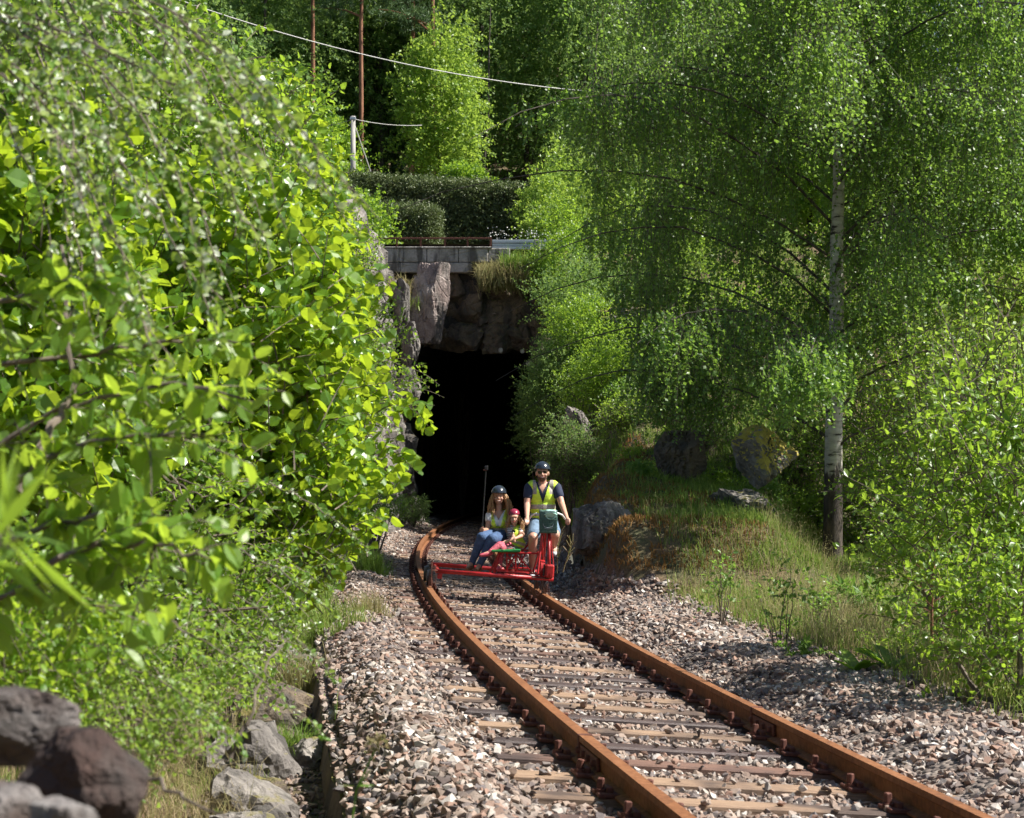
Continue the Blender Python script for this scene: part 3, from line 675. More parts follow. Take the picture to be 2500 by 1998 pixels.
def bush(name, c, r, S, K, size, mat, label, cat='bush', group=None, grav=.25, slen=.6, kind='quad', asp=.65, lo=.35, base=None, stem=.03, nst=9, twigs=True, bark='twig', upd=.45, up=.6, seed=None, spread=.9, height=None):
    seed = seed or int(rng.integers(1e5)); c = np.array(c, float)
    if base is None and U(c[0], c[1]) < -1.0 and c[1] < 57: bx_ = min(c[0], float(xL(c[1])) - 3.6); base = (bx_, c[1], float(H(bx_, c[1]))); nst = min(nst, 4)
    base = np.array(base if base is not None else (c[0], c[1], float(H(c[0], c[1]))), float)
    root = empty(name, tuple(base), label, cat, group)
    p, D = crown_pts(c, r, S, seed, lo)
    m = p[:, 2] > H(p[:, 0], p[:, 1]) + .03
    p, D = p[m], D[m]
    d = nrm(D * .6 + np.array([0, 0, upd]) + rng.normal(size=D.shape) * .45)
    Ls = slen * rng.uniform(.5, 1.3, len(p)); lf, ln = shoots(p - d * Ls[:, None] * .5, d, Ls, K, grav, size, asp, spread, up)
    leafmesh('foliage', [lf], M[mat], root, kind)
    mb = MB()
    for k in range(nst):
        q = p[rng.integers(len(p))]; b = base + np.array([rng.normal() * r[0] * .12, rng.normal() * r[1] * .12, -.1]); b[2] = float(H(b[0], b[1])) - .1
        tl = trunk_line(b, q, 8, .12); mb.tube(tl, np.linspace(stem, stem * .2, 8), 5, False)
    if twigs:
        V, F = tubes(ln, np.tile(np.linspace(.006, .002, 5) * (slen / .6) * (size / .06) ** .5, (len(ln), 1)), 3); mb.add(V, F)
    mb.done('stems', M[bark], root)
    return root
def tree(name, base, hgt, r, crown_c, S, K, size, mat, label, cat='tree', group=None, tr=.12, bark='bark', grav=.3, slen=.8, upd=.3, lo=.3, nl=10, lean=(0, 0), up=.5, kind='quad', asp=.65, seed=None, spread=.9):
    seed = seed or int(rng.integers(1e5)); base = np.array(base, float); top = base + np.array([lean[0], lean[1], hgt])
    root = empty(name, tuple(base), label, cat, group)
    tl = trunk_line(base - np.array([0, 0, .3]), top, 12, .03); mb = MB(); mb.tube(tl, np.linspace(tr, tr * .2, 12), 10, False); mb.done('trunk', M[bark], root, True)
    c = base + np.array(crown_c); p, D = crown_pts(c, r, S, seed, lo)
    d = nrm(D * .7 + np.array([0, 0, upd]) + rng.normal(size=D.shape) * .4); Ls = slen * rng.uniform(.5, 1.3, len(p))
    lf, ln = shoots(p - d * Ls[:, None] * .5, d, Ls, K, grav, size, asp, spread, up)
    cr = leafmesh('crown', [lf], M[mat], root, kind)
    if nl:
        mb = MB(); tips = p[rng.integers(0, len(p), nl)]
        limbs(mb, lambda q: base + (top - base) * np.clip((q[2] - base[2]) * .75 / hgt, .15, .92), tips, tr * .35); mb.done('branches', M[bark], root)
    return root
def conifer(name, base, hgt, rad, label, group=None, n=900, tr=.16, bare=0.0, spruce=True, size=.42, seed=0, cat='spruce'):
    root = empty(name, tuple(base), label, cat, group); base = np.array(base, float)
    tl = trunk_line(base - np.array([0, 0, .3]), base + np.array([0, 0, hgt]), 10, .015); mb = MB(); mb.tube(tl, np.linspace(tr, tr * .25, 10), 8, False)
    mb.done('trunk', M['bark' if spruce else 'pinebark'], root, True)
    if spruce:
        f = rng.random(n) ** .8; z = bare + (1 - bare) * f; rr = rad * (1 - f) ** .85 + .12
        th = rng.random(n) * 6.28; q = np.sqrt(rng.random(n)) ; D = np.stack([np.cos(th), np.sin(th), -.28 + 0 * th], -1)
        P0 = base + np.stack([D[:, 0] * rr * q * .5, D[:, 1] * rr * q * .5, z * hgt], -1); Ls = rr * .62
        lf, ln = shoots(P0, D, Ls, 12, .12, size, .2, .8, .5)
    else:
        nb = 20; cz = bare + (1 - bare) * rng.random(nb) ** .9; th = rng.random(nb) * 6.28; rr = rad * (.35 + .65 * rng.random(nb)) * (1 - .45 * (cz - bare) / (1 - bare))
        tips = base + np.stack([np.cos(th) * rr, np.sin(th) * rr, cz * hgt + .3], -1); mb = MB()
        limbs(mb, lambda t_: np.array([base[0], base[1], t_[2] - .5]), tips, .06, .08); mb.done('branches', M['pinebark'], root)
        m = n // nb; cc = np.repeat(tips, m, 0); j = rng.random((len(cc), 1)) * .75; cc = cc * (1 - j) + np.c_[np.full((len(cc), 2), base[:2]), cc[:, 2:]] * j
        P0 = cc + rng.normal(size=cc.shape) * np.array([.55, .55, .22]); D = nrm(rng.normal(size=cc.shape) + np.array([0, 0, .5]))
        lf, ln = shoots(P0, D, np.full(len(P0), .3), 8, .0, size, .14, .9, .4)
    leafmesh('crown', [lf], M['needle'], root); return root
def copy_tree(o, loc, rz=0, s=1.0, label=None, group=None):
    r = o.copy(); col.objects.link(r); r.location = loc; r.rotation_euler = (0, 0, rz); r.scale = (s, s, s * random.uniform(.9, 1.1))
    if label: r['label'] = label
    if group: r['group'] = group
    for ch in list(o.children):
        c = ch.copy(); col.objects.link(c); c.parent = r; c.matrix_parent_inverse = ch.matrix_parent_inverse.copy()
    return r
def gz(px, d): x = (px - CX) / FPX * d; return (x, d, float(H(x, d)))

# ---------------------------------------------------------------- the main birch
def birch(base, hgt, cr, ch, nstr, label, tr=.16, K=26, size=.046, cz=None, seed=3, lean=.1, off=(0, 0), zlow=1.3):
    base = np.array(base, float); root = empty('birch_tree', tuple(base), label, 'birch')
    top = base + np.array([lean, 0, hgt]); tl = trunk_line(base - np.array([0, 0, .3]), top, 14, .02)
    mb = MB(); mb.tube(tl, np.linspace(tr, tr * .22, 14) * np.array([1.12] + [1] * 13), 14, False); mb.done('trunk', M['birchbark'], root, True)
    nb = 46; mb = MB(); P0s = []; g = np.random.default_rng(seed)
    for k in range(nb):
        f = k / nb; z0 = base[2] + hgt * (.16 + .74 * f); th = k * 2.4 + g.uniform(-.4, .4); Lr = cr * (.55 + .6 * math.sin(min(1, f * 1.5 + .28) * math.pi * .62)) * g.uniform(.75, 1.1)
        if f > .6: Lr *= 1.4 - f * .7
        s = np.linspace(0, 1, 9)[:, None]; dr = np.array([math.cos(th), math.sin(th), 0])
        if math.cos(th) < 0: Lr *= 1.0 + off[0]
        b = base + (top - base) * ((z0 - base[2]) / hgt); rise = Lr * g.uniform(.35, .6)
        ln = b + dr * Lr * s; ln[:, 2] += (s[:, 0] * 1.6 - s[:, 0] ** 2 * 1.45) * rise; ln += np.cumsum(g.normal(size=ln.shape), 0) * .035 * (s > 0)
        mb.tube(ln, np.linspace(.026, .004, 9), 5, False)
        m = int(nstr / nb * (.4 + .6 * Lr / cr)); t = .12 + .88 * g.random(m) ** .75; q = np.clip(t * 8, 0, 7.999).astype(int); fr = (t * 8 - q)[:, None]
        pt = ln[q] * (1 - fr) + ln[q + 1] * fr + g.normal(size=(m, 3)) * np.array([.28, .28, .12]); P0s.append(pt)
    mb.done('branches', M['bark'], root)
    P0 = np.concatenate(P0s); n = len(P0); D = nrm(np.c_[g.normal(size=(n, 2)) * .28, np.full(n, -.75)])
    L = g.uniform(.5, 1.9, n); zl = zlow(P0[:, 0]) + g.normal(size=n) * .25; L = np.minimum(L, P0[:, 2] - zl); m_ = L > .2; P0, D, L = P0[m_], D[m_], L[m_]; n = len(P0)
    # clumps and gaps
    keep = (fbm(P0 * np.array([1.0, 1.0, .3]) + seed, 3) > -.2) & ~((np.abs(P0[:, 0] - base[0]) < .33) & (P0[:, 1] < base[1]) & (P0[:, 2] < 6.3) & (g.random(n) < .55)); P0, D, L = P0[keep], D[keep], L[keep]
    lf, ln = shoots(P0, D, L, K, .1, size, .78, .8, .15, .05, g)
    leafmesh('crown', [lf], M['birch'], root)
    V, F = tubes(ln, np.tile(np.linspace(.004, .0015, 5), (len(ln), 1)), 3); mb = MB(); mb.add(V, F); mb.done('twigs', M['bark'], root)
    return root
bx, by, bz = gz(2030, 31.2)
birch((bx, by, bz), 11.5, 4.1, 9, 14500, 'large weeping birch with white trunk, dark at its base, beside the meadow', seed=3, off=(.42, 0), zlow=lambda x: np.interp(x, [.9, 2.4, 3.6, 5.5, 8], [7.2, 2.3, 2.2, 3.2, 5]), tr=.165, K=22, size=.066)
x, y, z = gz(2590, 34)
birch((x, y, z), 12.5, 3.4, 9, 7000, 'second weeping birch hanging in from the top right corner', seed=8, zlow=lambda x: 5.4 + 0 * x, tr=.15, K=20, size=.06)

# ---------------------------------------------------------------- right hand shrubs (photo pixel of centre, distance, radii)
def bpx(px, py, d): p = P(px, py, d); return (p.x, p.y, p.z)
RB = [
 ('shrub', 2180, 1150, 33, (1.6, 1.5, 2.0), 950, .075, 'bush', 'tall green shrub directly right of the birch trunk foot'),
 ('shrub', 2330, 1120, 28, (1.5, 1.4, 2.1), 950, .075, 'bush', 'leafy shrub with thin dark stems behind the fern patch'),
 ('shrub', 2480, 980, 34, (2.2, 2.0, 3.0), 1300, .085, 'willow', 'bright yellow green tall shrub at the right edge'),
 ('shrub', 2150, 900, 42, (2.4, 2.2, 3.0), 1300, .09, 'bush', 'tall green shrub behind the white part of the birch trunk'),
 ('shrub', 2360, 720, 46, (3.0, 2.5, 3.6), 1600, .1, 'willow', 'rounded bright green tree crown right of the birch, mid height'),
 ('shrub', 2470, 480, 55, (3.0, 2.5, 4.2), 1500, .12, 'bush', 'upper green tree crown at the right edge of the view'),
 ('shrub', 1945, 1120, 35, (1.1, 1.0, 1.3), 600, .065, 'willow', 'pale green shrub between the yellow boulder and the birch'),
 ('shrub', 1800, 880, 46, (2.3, 2.0, 2.5), 1300, .085, 'bush', 'green shrub under the hanging birch twigs above the boulders'),
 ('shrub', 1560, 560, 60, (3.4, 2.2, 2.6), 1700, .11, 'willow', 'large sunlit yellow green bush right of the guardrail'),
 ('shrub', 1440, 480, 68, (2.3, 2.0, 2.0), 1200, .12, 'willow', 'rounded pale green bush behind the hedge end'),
 ('shrub', 1390, 640, 55.2, (1.0, 1.2, 1.7), 800, .075, 'bush', 'bright bush growing at the guardrail post'),
 ('shrub', 1480, 740, 52, (2.2, 1.6, 1.5), 1300, .075, 'forest', 'dark shaded bush below the guardrail on the slope'),
 ('shrub', 1640, 700, 54, (2.2, 1.8, 1.8), 1200, .08, 'bush', 'green bush on the slope left of the birch crown'),
 ('shrub', 1330, 1000, 50, (.75, 1.0, 1.5), 900, .06, 'forest', 'dark ivy like bush hanging down the right jamb of the tunnel'),
 ('shrub', 1470, 930, 46, (1.0, 1.0, .9), 900, .06, 'bush', 'green shrub on the slope above the grey outcrop'),
 ('shrub', 1560, 1010, 39, (.8, .8, .5), 500, .055, 'bush', 'low green shrub on the grassy slope'),
 ('shrub', 1390, 1110, 40, (.55, .8, .7), 700, .055, 'forest', 'dark leafy bush leaning over the right side of the tunnel mouth'),
 ('shrub', 1370, 900, 50, (.85, 1.0, .95), 700, .06, 'forest', 'dark bush high on the right jamb of the tunnel mouth'),
 ('shrub', 1430, 800, 50, (1.0, .9, .9), 700, .065, 'bush', 'light tipped young shrub above the tunnel\'s right side'),
 ('shrub', 1560, 850, 45, (1.3, 1.0, .8), 800, .06, 'bush', 'bright low fern like shrub midway up the slope'),
 ('shrub', 1700, 990, 36, (.9, .8, .7), 500, .055, 'birch', 'low leafy tuft hanging over the brown boulder'),
]
for (nm, px, py, d, r, S, sz, mt, lab) in RB:
    bush(nm, bpx(px, py, d), r, S, 14, sz, mt, lab, 'shrub', slen=.55 + sz * 3, twigs=d < 45, asp=.62, stem=.025)
# right front bush with large leaves, and saplings
bush('alder_bush', bpx(2480, 1200, 15.5), (1.0, 1.1, 1.1), 520, 11, .08, 'bush', 'big leafed bush reaching in at the right edge over the meadow', 'bush', slen=.6, kind='fold', asp=.55, stem=.02, up=.7, grav=.1)
bush('alder_bush', bpx(2420, 980, 17.5), (.62, .7, .8), 170, 11, .075, 'willow', 'thin pale green upright shoots beside the right edge', 'bush', slen=.75, kind='fold', asp=.5, stem=.016, upd=1.0, up=.6, grav=.05)
bush('bush', bpx(2480, 1480, 13.6), (.75, .7, .55), 330, 10, .055, 'bush', 'low shaded leafy bush in the lower right corner of the meadow', 'bush', slen=.4, kind='fold', asp=.6)
bush('bush', bpx(2290, 1330, 18.5), (.75, .6, .5), 380, 10, .055, 'bush', 'dark green low bush under the reaching right hand branches', 'bush', slen=.4, kind='fold', asp=.6)
for (px, py, d, hh, lab) in ((1910, 1560, 18.2, .95, 'small birch sapling with dangling leaves in the meadow grass'), (1762, 1490, 20.5, .75, 'thin yellowish sapling at the left end of the meadow'),
                             (1995, 1500, 19.5, .6, 'knee high leafy sprig right of the birch sapling')):
    x, y, z = gz(px, d); bush('sapling', (x, y, z + hh * .55), (.28 * hh / .9, .25, hh * .5), 26, 9, .045, 'birch', lab, 'sapling', slen=.3, kind='fold', asp=.75, stem=.01, nst=6, lo=.1)
# young pine sapling
x, y, z = gz(2270, 16.8); rt = empty('pine_sapling', (x, y, z), 'small thin pine sapling with red stem in the meadow', 'pine sapling')
mb = MB(); mb.tube(trunk_line((x, y, z - .05), (x + .05, y, z + 1.15), 6, .03), np.linspace(.018, .006, 6), 6, False); tips = []
for k in range(14): zz = z + .35 + .75 * k / 14; th = k * 2.1; tips.append((x + .3 * math.cos(th) * (1.2 - k / 16), y + .3 * math.sin(th), zz + .12)); mb.tube([(x + .02, y, zz - .02), tips[-1]], .006, 4, False)
mb.done('trunk', M['pinebark'], rt); tp = np.array(tips); tp = np.repeat(tp, 16, 0) + rng.normal(size=(14 * 16, 3)) * .06
lf, _ = shoots(tp, rng.normal(size=tp.shape) + np.array([0, 0, .6]), np.full(len(tp), .06), 6, 0, .06, .05, .9, .3); leafmesh('crown', [lf], M['bush'], rt)

# ferns and broad leaves
def fern(px, py, d, n, L, label):
    x, y, z = gz(px, d); rt = empty('fern', (x, y, z), label, 'fern')
    th = rng.random(n) * 6.28; D = np.stack([np.cos(th), np.sin(th), np.full(n, 1.1) + rng.random(n) * .5], -1); P0 = np.tile((x, y, z), (n, 1)) + rng.normal(size=(n, 3)) * .04
    lf, ln = shoots(P0, D, L * rng.uniform(.7, 1.2, n), 44, .35, L * .16, .3, 1.0, .9, .15); leafmesh('fronds', [lf], M['fern'], rt)
    V, F = tubes(ln, np.tile(np.linspace(.006, .002, 5), (n, 1)), 3); mb = MB(); mb.add(V, F); mb.done('stalks', M['fern'], rt)
fern(2130, 1440, 21, 16, .75, 'tall bright fern clump at the right foot of the birch')
fern(2210, 1460, 20, 12, .6, 'fern clump beside the overhanging bush, right of the tallest fern')
fern(1950, 1620, 17.2, 9, .35, 'small fern at the gravel edge below the sapling')
def dock(px, d, label, n=6, L=.3):
    x, y, z = gz(px, d); rt = empty('weed', (x, y, z), label, 'weed'); th = rng.random(n) * 6.28; a = np.stack([np.cos(th), np.sin(th), .5 + .5 * rng.random(n)], -1)
    leafmesh('leaves', [(np.tile((x, y, z + .01), (n, 1)), a, np.tile((0, 0, 1.), (n, 1)), L * rng.uniform(.7, 1.2, n), L * .38 * np.ones(n))], M['bush'], rt, 'broad')
dock(2090, 15.9, 'broad leafed green weed at the gravel edge, left one of the pair'); dock(2180, 15.7, 'broad leafed green weed at the gravel edge, right one of the pair', 7, .34)

# ---------------------------------------------------------------- boulders on the right
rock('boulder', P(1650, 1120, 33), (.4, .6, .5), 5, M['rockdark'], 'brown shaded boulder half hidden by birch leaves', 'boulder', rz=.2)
rock('boulder', P(1862, 1120, 30.5), (.32, .5, .58), 9, M['sunlit_lichenrock'], 'boulder with yellow lichen on its sunlit right side', 'boulder', rz=.9)
rock('boulder', P(1820, 1245, 29.5), (.5, .5, .3), 12, M['rock'], 'low sloping grey rock below the sunlit yellow lichen boulder', 'boulder', rz=.5, tilt=.3)
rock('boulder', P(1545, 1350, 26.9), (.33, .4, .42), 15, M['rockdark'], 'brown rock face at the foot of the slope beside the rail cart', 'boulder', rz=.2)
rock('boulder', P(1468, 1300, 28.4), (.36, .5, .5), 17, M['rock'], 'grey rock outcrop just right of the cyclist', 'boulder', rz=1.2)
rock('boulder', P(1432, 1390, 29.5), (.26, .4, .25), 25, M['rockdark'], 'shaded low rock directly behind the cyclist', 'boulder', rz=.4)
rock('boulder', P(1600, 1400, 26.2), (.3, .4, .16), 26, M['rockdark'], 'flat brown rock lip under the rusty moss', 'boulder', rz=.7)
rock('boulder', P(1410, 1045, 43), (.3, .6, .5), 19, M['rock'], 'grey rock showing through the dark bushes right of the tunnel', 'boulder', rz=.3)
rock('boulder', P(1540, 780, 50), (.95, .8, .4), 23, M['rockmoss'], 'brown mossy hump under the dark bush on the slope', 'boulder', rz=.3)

# ---------------------------------------------------------------- grass (stuff)
def blades(name, X, Y, L, W, mat, label, lean=.5, z=None, cat='grass', heads=0):
    n = len(X); Z = H(X, Y) - .02 if z is None else z; th = rng.random(n) * 6.28; ln = lean * rng.random(n)
    d = np.stack([np.cos(th), np.sin(th), 0 * th], -1); s = np.stack([-np.sin(th), np.cos(th), 0 * th], -1); ph = rng.random(n) * 6.28
    s = np.stack([np.cos(ph), np.sin(ph), 0 * ph], -1)
    b = np.stack([X, Y, Z], -1); L_ = L[:, None]; W_ = W[:, None]; l = ln[:, None]
    m = b + d * L_ * l * .35 + np.array([0, 0, 1.]) * L_ * .6; t = b + d * L_ * l * 1.1 + np.array([0, 0, 1.]) * L_ * (1 - .35 * l)
    V = np.stack([b - s * W_ * .5, b + s * W_ * .5, m + s * W_ * .35, m - s * W_ * .35, t], 1).reshape(-1, 3); i = (np.arange(n) * 5)[:, None]
    rr = np.clip(rng.random(n) * .6 + .4 * (fbm(np.c_[X, Y, X * 0] * .8, 3) + .5), 0, 1)
    o = mesh_np(name, V, [i + np.array([3, 2, 4]), i + np.array([0, 1, 2, 3])], mat, rnd=np.tile(rr, 2)); return tag(o, label, cat, kind='stuff')
def region(n, y0, y1, u0, u1, cond=None):
    y = y0 + (y1 - y0) * rng.random(n) ** 1.25; u = rng.uniform(u0, u1, n); x = xL(y) + u
    k = np.ones(n, bool) if cond is None else cond(x, y, u); return x[k], y[k]
x, y = region(90000, 12.5, 33, 2.9, 11, lambda x, y, u: (rng.random(len(u)) < sstep(u, 2.9, 3.7)) & (fbm(np.c_[x, y, x * 0] * 1.1) > -.35))
blades('grass', x, y, rng.uniform(.05, .3, len(x)), .006 + .0002 * y, M['grass'], 'green and straw coloured meadow grass between gravel and birch', 1.2)
x, y = region(14500, 14, 28, 3.2, 8, lambda x, y, u: fbm(np.c_[x, y, x * 0] * .7 + 3) > -.1)
blades('meadow_flower_grass', x, y, rng.uniform(.2, .55, len(x)), .003 + .00015 * y, M['dry_grass'], 'tall straw coloured flowering grass in the meadow', 1.1)
# tiny seed heads
m = rng.integers(0, len(x), 22000); pz = H(x[m], y[m]) + rng.uniform(.12, .52, len(m)); pp = np.c_[x[m] + rng.normal(size=len(m)) * .05, y[m] + rng.normal(size=len(m)) * .05, pz]
o = leafmesh('seed_head_grass', [(pp, rng.normal(size=pp.shape), rng.normal(size=pp.shape), np.full(len(m), .014), np.full(len(m), .009))], M['dry_grass'], None); tag(o, 'haze of tiny pale seed heads over the meadow grass', 'grass', kind='stuff')
x, y = region(150000, 25.5, 57, 2.2, 10.5, lambda x, y, u: (H(x, y) > .15) & (fbm(np.c_[x, y, x * 0] * 1.6 + 30, 3) > -.3))
mo = fbm(np.c_[x, y, x * 0] * .8 + 9, 3); k = (mo * .8 + .95 - .45 * (x - .6) - .03 * (y - 28) > 0) & (y < 38)
blades('slope_grass', x[~k], y[~k], rng.uniform(.05, .26, (~k).sum()) * (1 + .6 * fbm(np.c_[x[~k], y[~k], y[~k] * 0] * .9, 3)), .008 + .0003 * y[~k], M['grass'], 'green grass covering the slope right of the tunnel', 1.3)
blades('rusty_moss_grass', x[k], y[k], rng.uniform(.03, .13, k.sum()), .012 + .0003 * y[k], M['moss_grass'], 'rusty brown moss and dead grass on the near knoll', 1.2)
x, y = region(60000, 4, 24, -7.5, -1.75, lambda x, y, u: fbm(np.c_[x, y, x * 0] * 1.2 + 4) > .05)
blades('bank_grass', x, y, rng.uniform(.04, .2, len(x)), .004 + .0003 * y, M['grass'], 'mixed green grass on the left bank below the bushes', 1.0)
x, y = region(30000, 5, 26, -5, -1.85, lambda x, y, u: fbm(np.c_[x, y, x * 0] * 1.5 + 14) > 0.05)
blades('dead_grass', x, y, rng.uniform(.1, .4, len(x)), .003 + .0002 * y, M['dry_grass'], 'dry drooping straw on the left bank above the ditch', 1.5)
x, y = region(14000, 20, 46, -2.1, -1.25)
blades('ditch_grass', x, y, rng.uniform(.06, .3, len(x)), .004 + .0003 * y, M['grass'], 'low green weeds along the foot of the left rock wall', 1.0)
# tufts growing at the gravel edge on the left
for (px, d, n, L, mt, lab) in ((905, 20.5, 260, .34, 'dry_grass', 'reddish straw tuft at the left gravel edge'), (790, 20.5, 420, .42, 'grass', 'green grass tuft in the ditch below the rock wall'), (850, 19, 200, .3, 'grass', 'pale grass tuft on the edge of the retaining wall'),
                               (700, 13.2, 420, .34, 'grass', 'bright green grass tuft in the ditch corner'), (720, 17, 500, .55, 'dry_grass', 'long drooping straw tuft hanging over the ditch'), (905, 29, 500, .5, 'grass', 'green weeds below the dark rock face')):
    p = P(px, 1500, d); cx_, cy_ = p.x, d; X = cx_ + rng.normal(size=n) * .12; Y = cy_ + rng.normal(size=n) * .12
    o = blades('grass_tuft', X, Y, L * rng.uniform(.5, 1.1, n), np.full(n, .008), M[mt], lab, 1.1, cat='grass tuft'); del o['kind']
for (px, py, n, L, mt, lab) in ((1235, 672, 3400, .6, 'dry_grass', 'sunlit pale grass clump hanging beside the parapet end'), (975, 712, 1300, .6, 'dry_grass', 'orange dry grass tuft on the ledge left of the rock slab'), (1290, 640, 1600, .5, 'grass', 'green grass under the guardrail'), (1000, 735, 500, .4, 'grass', 'green tuft beside the tall rock slab')):
    p = P(px, py, 56.3); w_ = .8 if px > 1200 else .35; X = p.x + rng.uniform(-w_, w_, n); Y = p.y + rng.normal(size=n) * .25; Z = p.z - .25 + rng.normal(size=n) * .13
    o = blades('grass_tuft', X, Y, L * rng.uniform(.5, 1.1, n), np.full(n, .025), M[mt], lab, 1.1, z=Z, cat='grass tuft'); del o['kind']

# ---------------------------------------------------------------- hedges and garden
def hedge(name, x0, x1, y0, y1, z0, z1, n, label, mat='hedge', slope=0.0, size=.09):
    rt = empty(name, ((x0 + x1) / 2, y0, z0), label, 'hedge')
    f = rng.integers(0, 4, n); a = rng.random(n); b = rng.random(n); X = x0 + (x1 - x0) * a; Y = np.where(f < 2, y0, y0 + (y1 - y0) * b); Z = np.where(f < 2, z0 + (z1 - z0) * b, z1)
    X = np.where(f == 3, x1, X); Z = np.where(f == 3, z0 + (z1 - z0) * a, Z)
    Z = Z + slope * (X - x0); r = .09 * fbm(np.c_[X, Y, Z] * 1.7) ; e = np.minimum(1, (x1 - X) / .5); Z = np.where(f == 2, Z - .35 * (1 - np.sqrt(np.clip(e, 0, 1))), Z)
    Nn = np.where((f < 2)[:, None], (0, -1., 0), np.where((f == 3)[:, None], (1., 0, 0), (0, 0, 1.))); p = np.c_[X, Y, Z] + Nn * r[:, None] * 2 + rng.normal(size=(n, 3)) * .07
    D = nrm(Nn * .8 + rng.normal(size=(n, 3)) * .6 + np.array([0, 0, .4])); lf, _ = shoots(p, D, np.full(n, .22), 5, .1, size, .5, .9, .3); leafmesh('foliage', [lf], M[mat], rt)
    mb = MB(); mb.box(((x0 + x1) / 2, (y0 + y1) / 2, (z0 + z1) / 2 - .1 + slope * (x1 - x0) / 2), (x1 - x0 - .3, y1 - y0 - .3, z1 - z0 - .3)); mb.done('inner_growth', M['bark'], rt)
x0, x1 = P(850, 0, 70).x, P(1345, 0, 70).x
hedge('hedge', x0, x1, 69, 71, P(0, 590, 70).z, P(0, 440, 70).z, 13000, 'tall long clipped dark hedge behind the road', slope=-.07, size=.1)
x0, x1 = P(900, 0, 66).x, P(1062, 0, 66).x
hedge('hedge', x0, x1, 65, 66.4, P(0, 590, 66).z - .2, P(0, 517, 66).z, 3600, 'lower short clipped hedge in front of the tall one', size=.08)
bush('conifer_bush', bpx(1130, 445, 73), (1.15, 1.0, .75), 1100, 10, .11, 'bush', 'rounded bright green dome bush rising behind the tall hedge', 'bush', slen=.4, twigs=False)
bush('shrub', bpx(1345, 520, 66), (1.2, 1.2, 1.1), 1400, 11, .1, 'willow', 'bright garden shrub at the right end of the tall hedge', 'shrub', slen=.5, twigs=False)
bush('shrub', bpx(1350, 575, 62), (.9, 1.0, 1.2), 1000, 11, .1, 'bush', 'layered green juniper like shrub behind the guardrail', 'shrub', slen=.5, twigs=False, grav=.4)
bush('shrub', bpx(870, 560, 62), (1.3, 1.2, 1.6), 900, 12, .1, 'bush', 'leafy shrub at the left end of the short hedge', 'shrub', slen=.5, twigs=False)
# small white flowers along the guardrail
pp = np.array([bpx(rng.uniform(1190, 1380), rng.normal(573, 8), 57.6) for _ in range(160)]); o = leafmesh('flowers', [(pp, rng.normal(size=pp.shape), rng.normal(size=pp.shape) + np.array([0, -1, 1]), np.full(160, .045), np.full(160, .04))], M['petal'], None); tag(o, 'scattered small white flower heads along the guardrail', 'flowers', kind='stuff')

# ---------------------------------------------------------------- utility pole and wires
pb = P(862, 450, 72); pt = P(862, 284, 72)
up_ = empty('utility_pole', (pb.x, 72, pb.z - 1), 'grey wooden utility pole standing left behind the tall hedge', 'utility pole')
mb = MB(); mb.tube([(pb.x, 72, pb.z - 1.5), (pt.x, 72, pt.z)], [.12, .09], 10); mb.done('pole', M['pole'], up_, True)
mb = MB(); mb.tube([(pt.x, 72, pt.z - .15), P(912, 440, 73)], .022, 5); mb.done('stay_wire', M['wire'], up_)
mb = MB(); mb.box((pt.x, 71.93, pt.z - .1), (.22, .08, .12), None, .02); mb.done('bracket', M['steel'], up_)
def wire(a, b, sag, r, label, mat='wire'):
    a, b = np.array(a), np.array(b); t = np.linspace(0, 1, 24)[:, None]; ln = a + (b - a) * t; ln[:, 2] -= sag * 4 * (t * (1 - t))[:, 0]
    mb = MB(); mb.tube(ln, r, 5, False); tag(mb.done('overhead_cable', M[mat]), label, 'cable')
wire(P(380, -20, 66), P(1700, 235, 74), .9, .02, 'thick pale twisted cable crossing in front of the forest')
wire((pt.x, 72, pt.z - .1), P(1030, 306, 78), .1, .012, 'thin wire running right from the utility pole')
wire((pt.x, 72, pt.z - .1), P(700, 290, 66), .25, .012, 'thin wire running left from the utility pole', 'black')
# house glimpsed through the top left leaves
hp = P(230, 150, 75); hs = empty('house', (hp.x, 77, 8), 'grey house with a blue grey roof glimpsed behind the left branches', 'house')
mb = MB(); mb.box((hp.x, 78, 11.5), (5.4, 7, 9)); mb.done('wall', M['housewall'], hs)
V = [(hp.x - 3, 74, 16), (hp.x + 3, 74, 16), (hp.x + 3, 78, 18.6), (hp.x - 3, 78, 18.6), (hp.x - 3, 82, 16), (hp.x + 3, 82, 16)]; V += [(a, b, c - .25) for a, b, c in V]
mesh_np('roof', V, [np.array([[0, 1, 2, 3], [3, 2, 5, 4], [6, 9, 8, 7], [9, 10, 11, 8], [0, 6, 7, 1], [4, 5, 11, 10], [0, 3, 9, 6], [3, 4, 10, 9], [1, 7, 8, 2], [2, 8, 11, 5]])], M['roof'], hs)
for dx in (-1.4, 1.4):
    mb = MB(); mb.box((hp.x + dx, 74.46, 13), (1.3, .12, 1.3), None, .02); fr = mb.done('window', M['white'], hs)
    mb = MB(); mb.box((hp.x + dx, 74.42, 13), (1.1, .1, 1.1)); q = mb.done('pane', M['glass']); q.parent = fr; q.matrix_parent_inverse = Matrix.Translation(-Vector(hs.location))

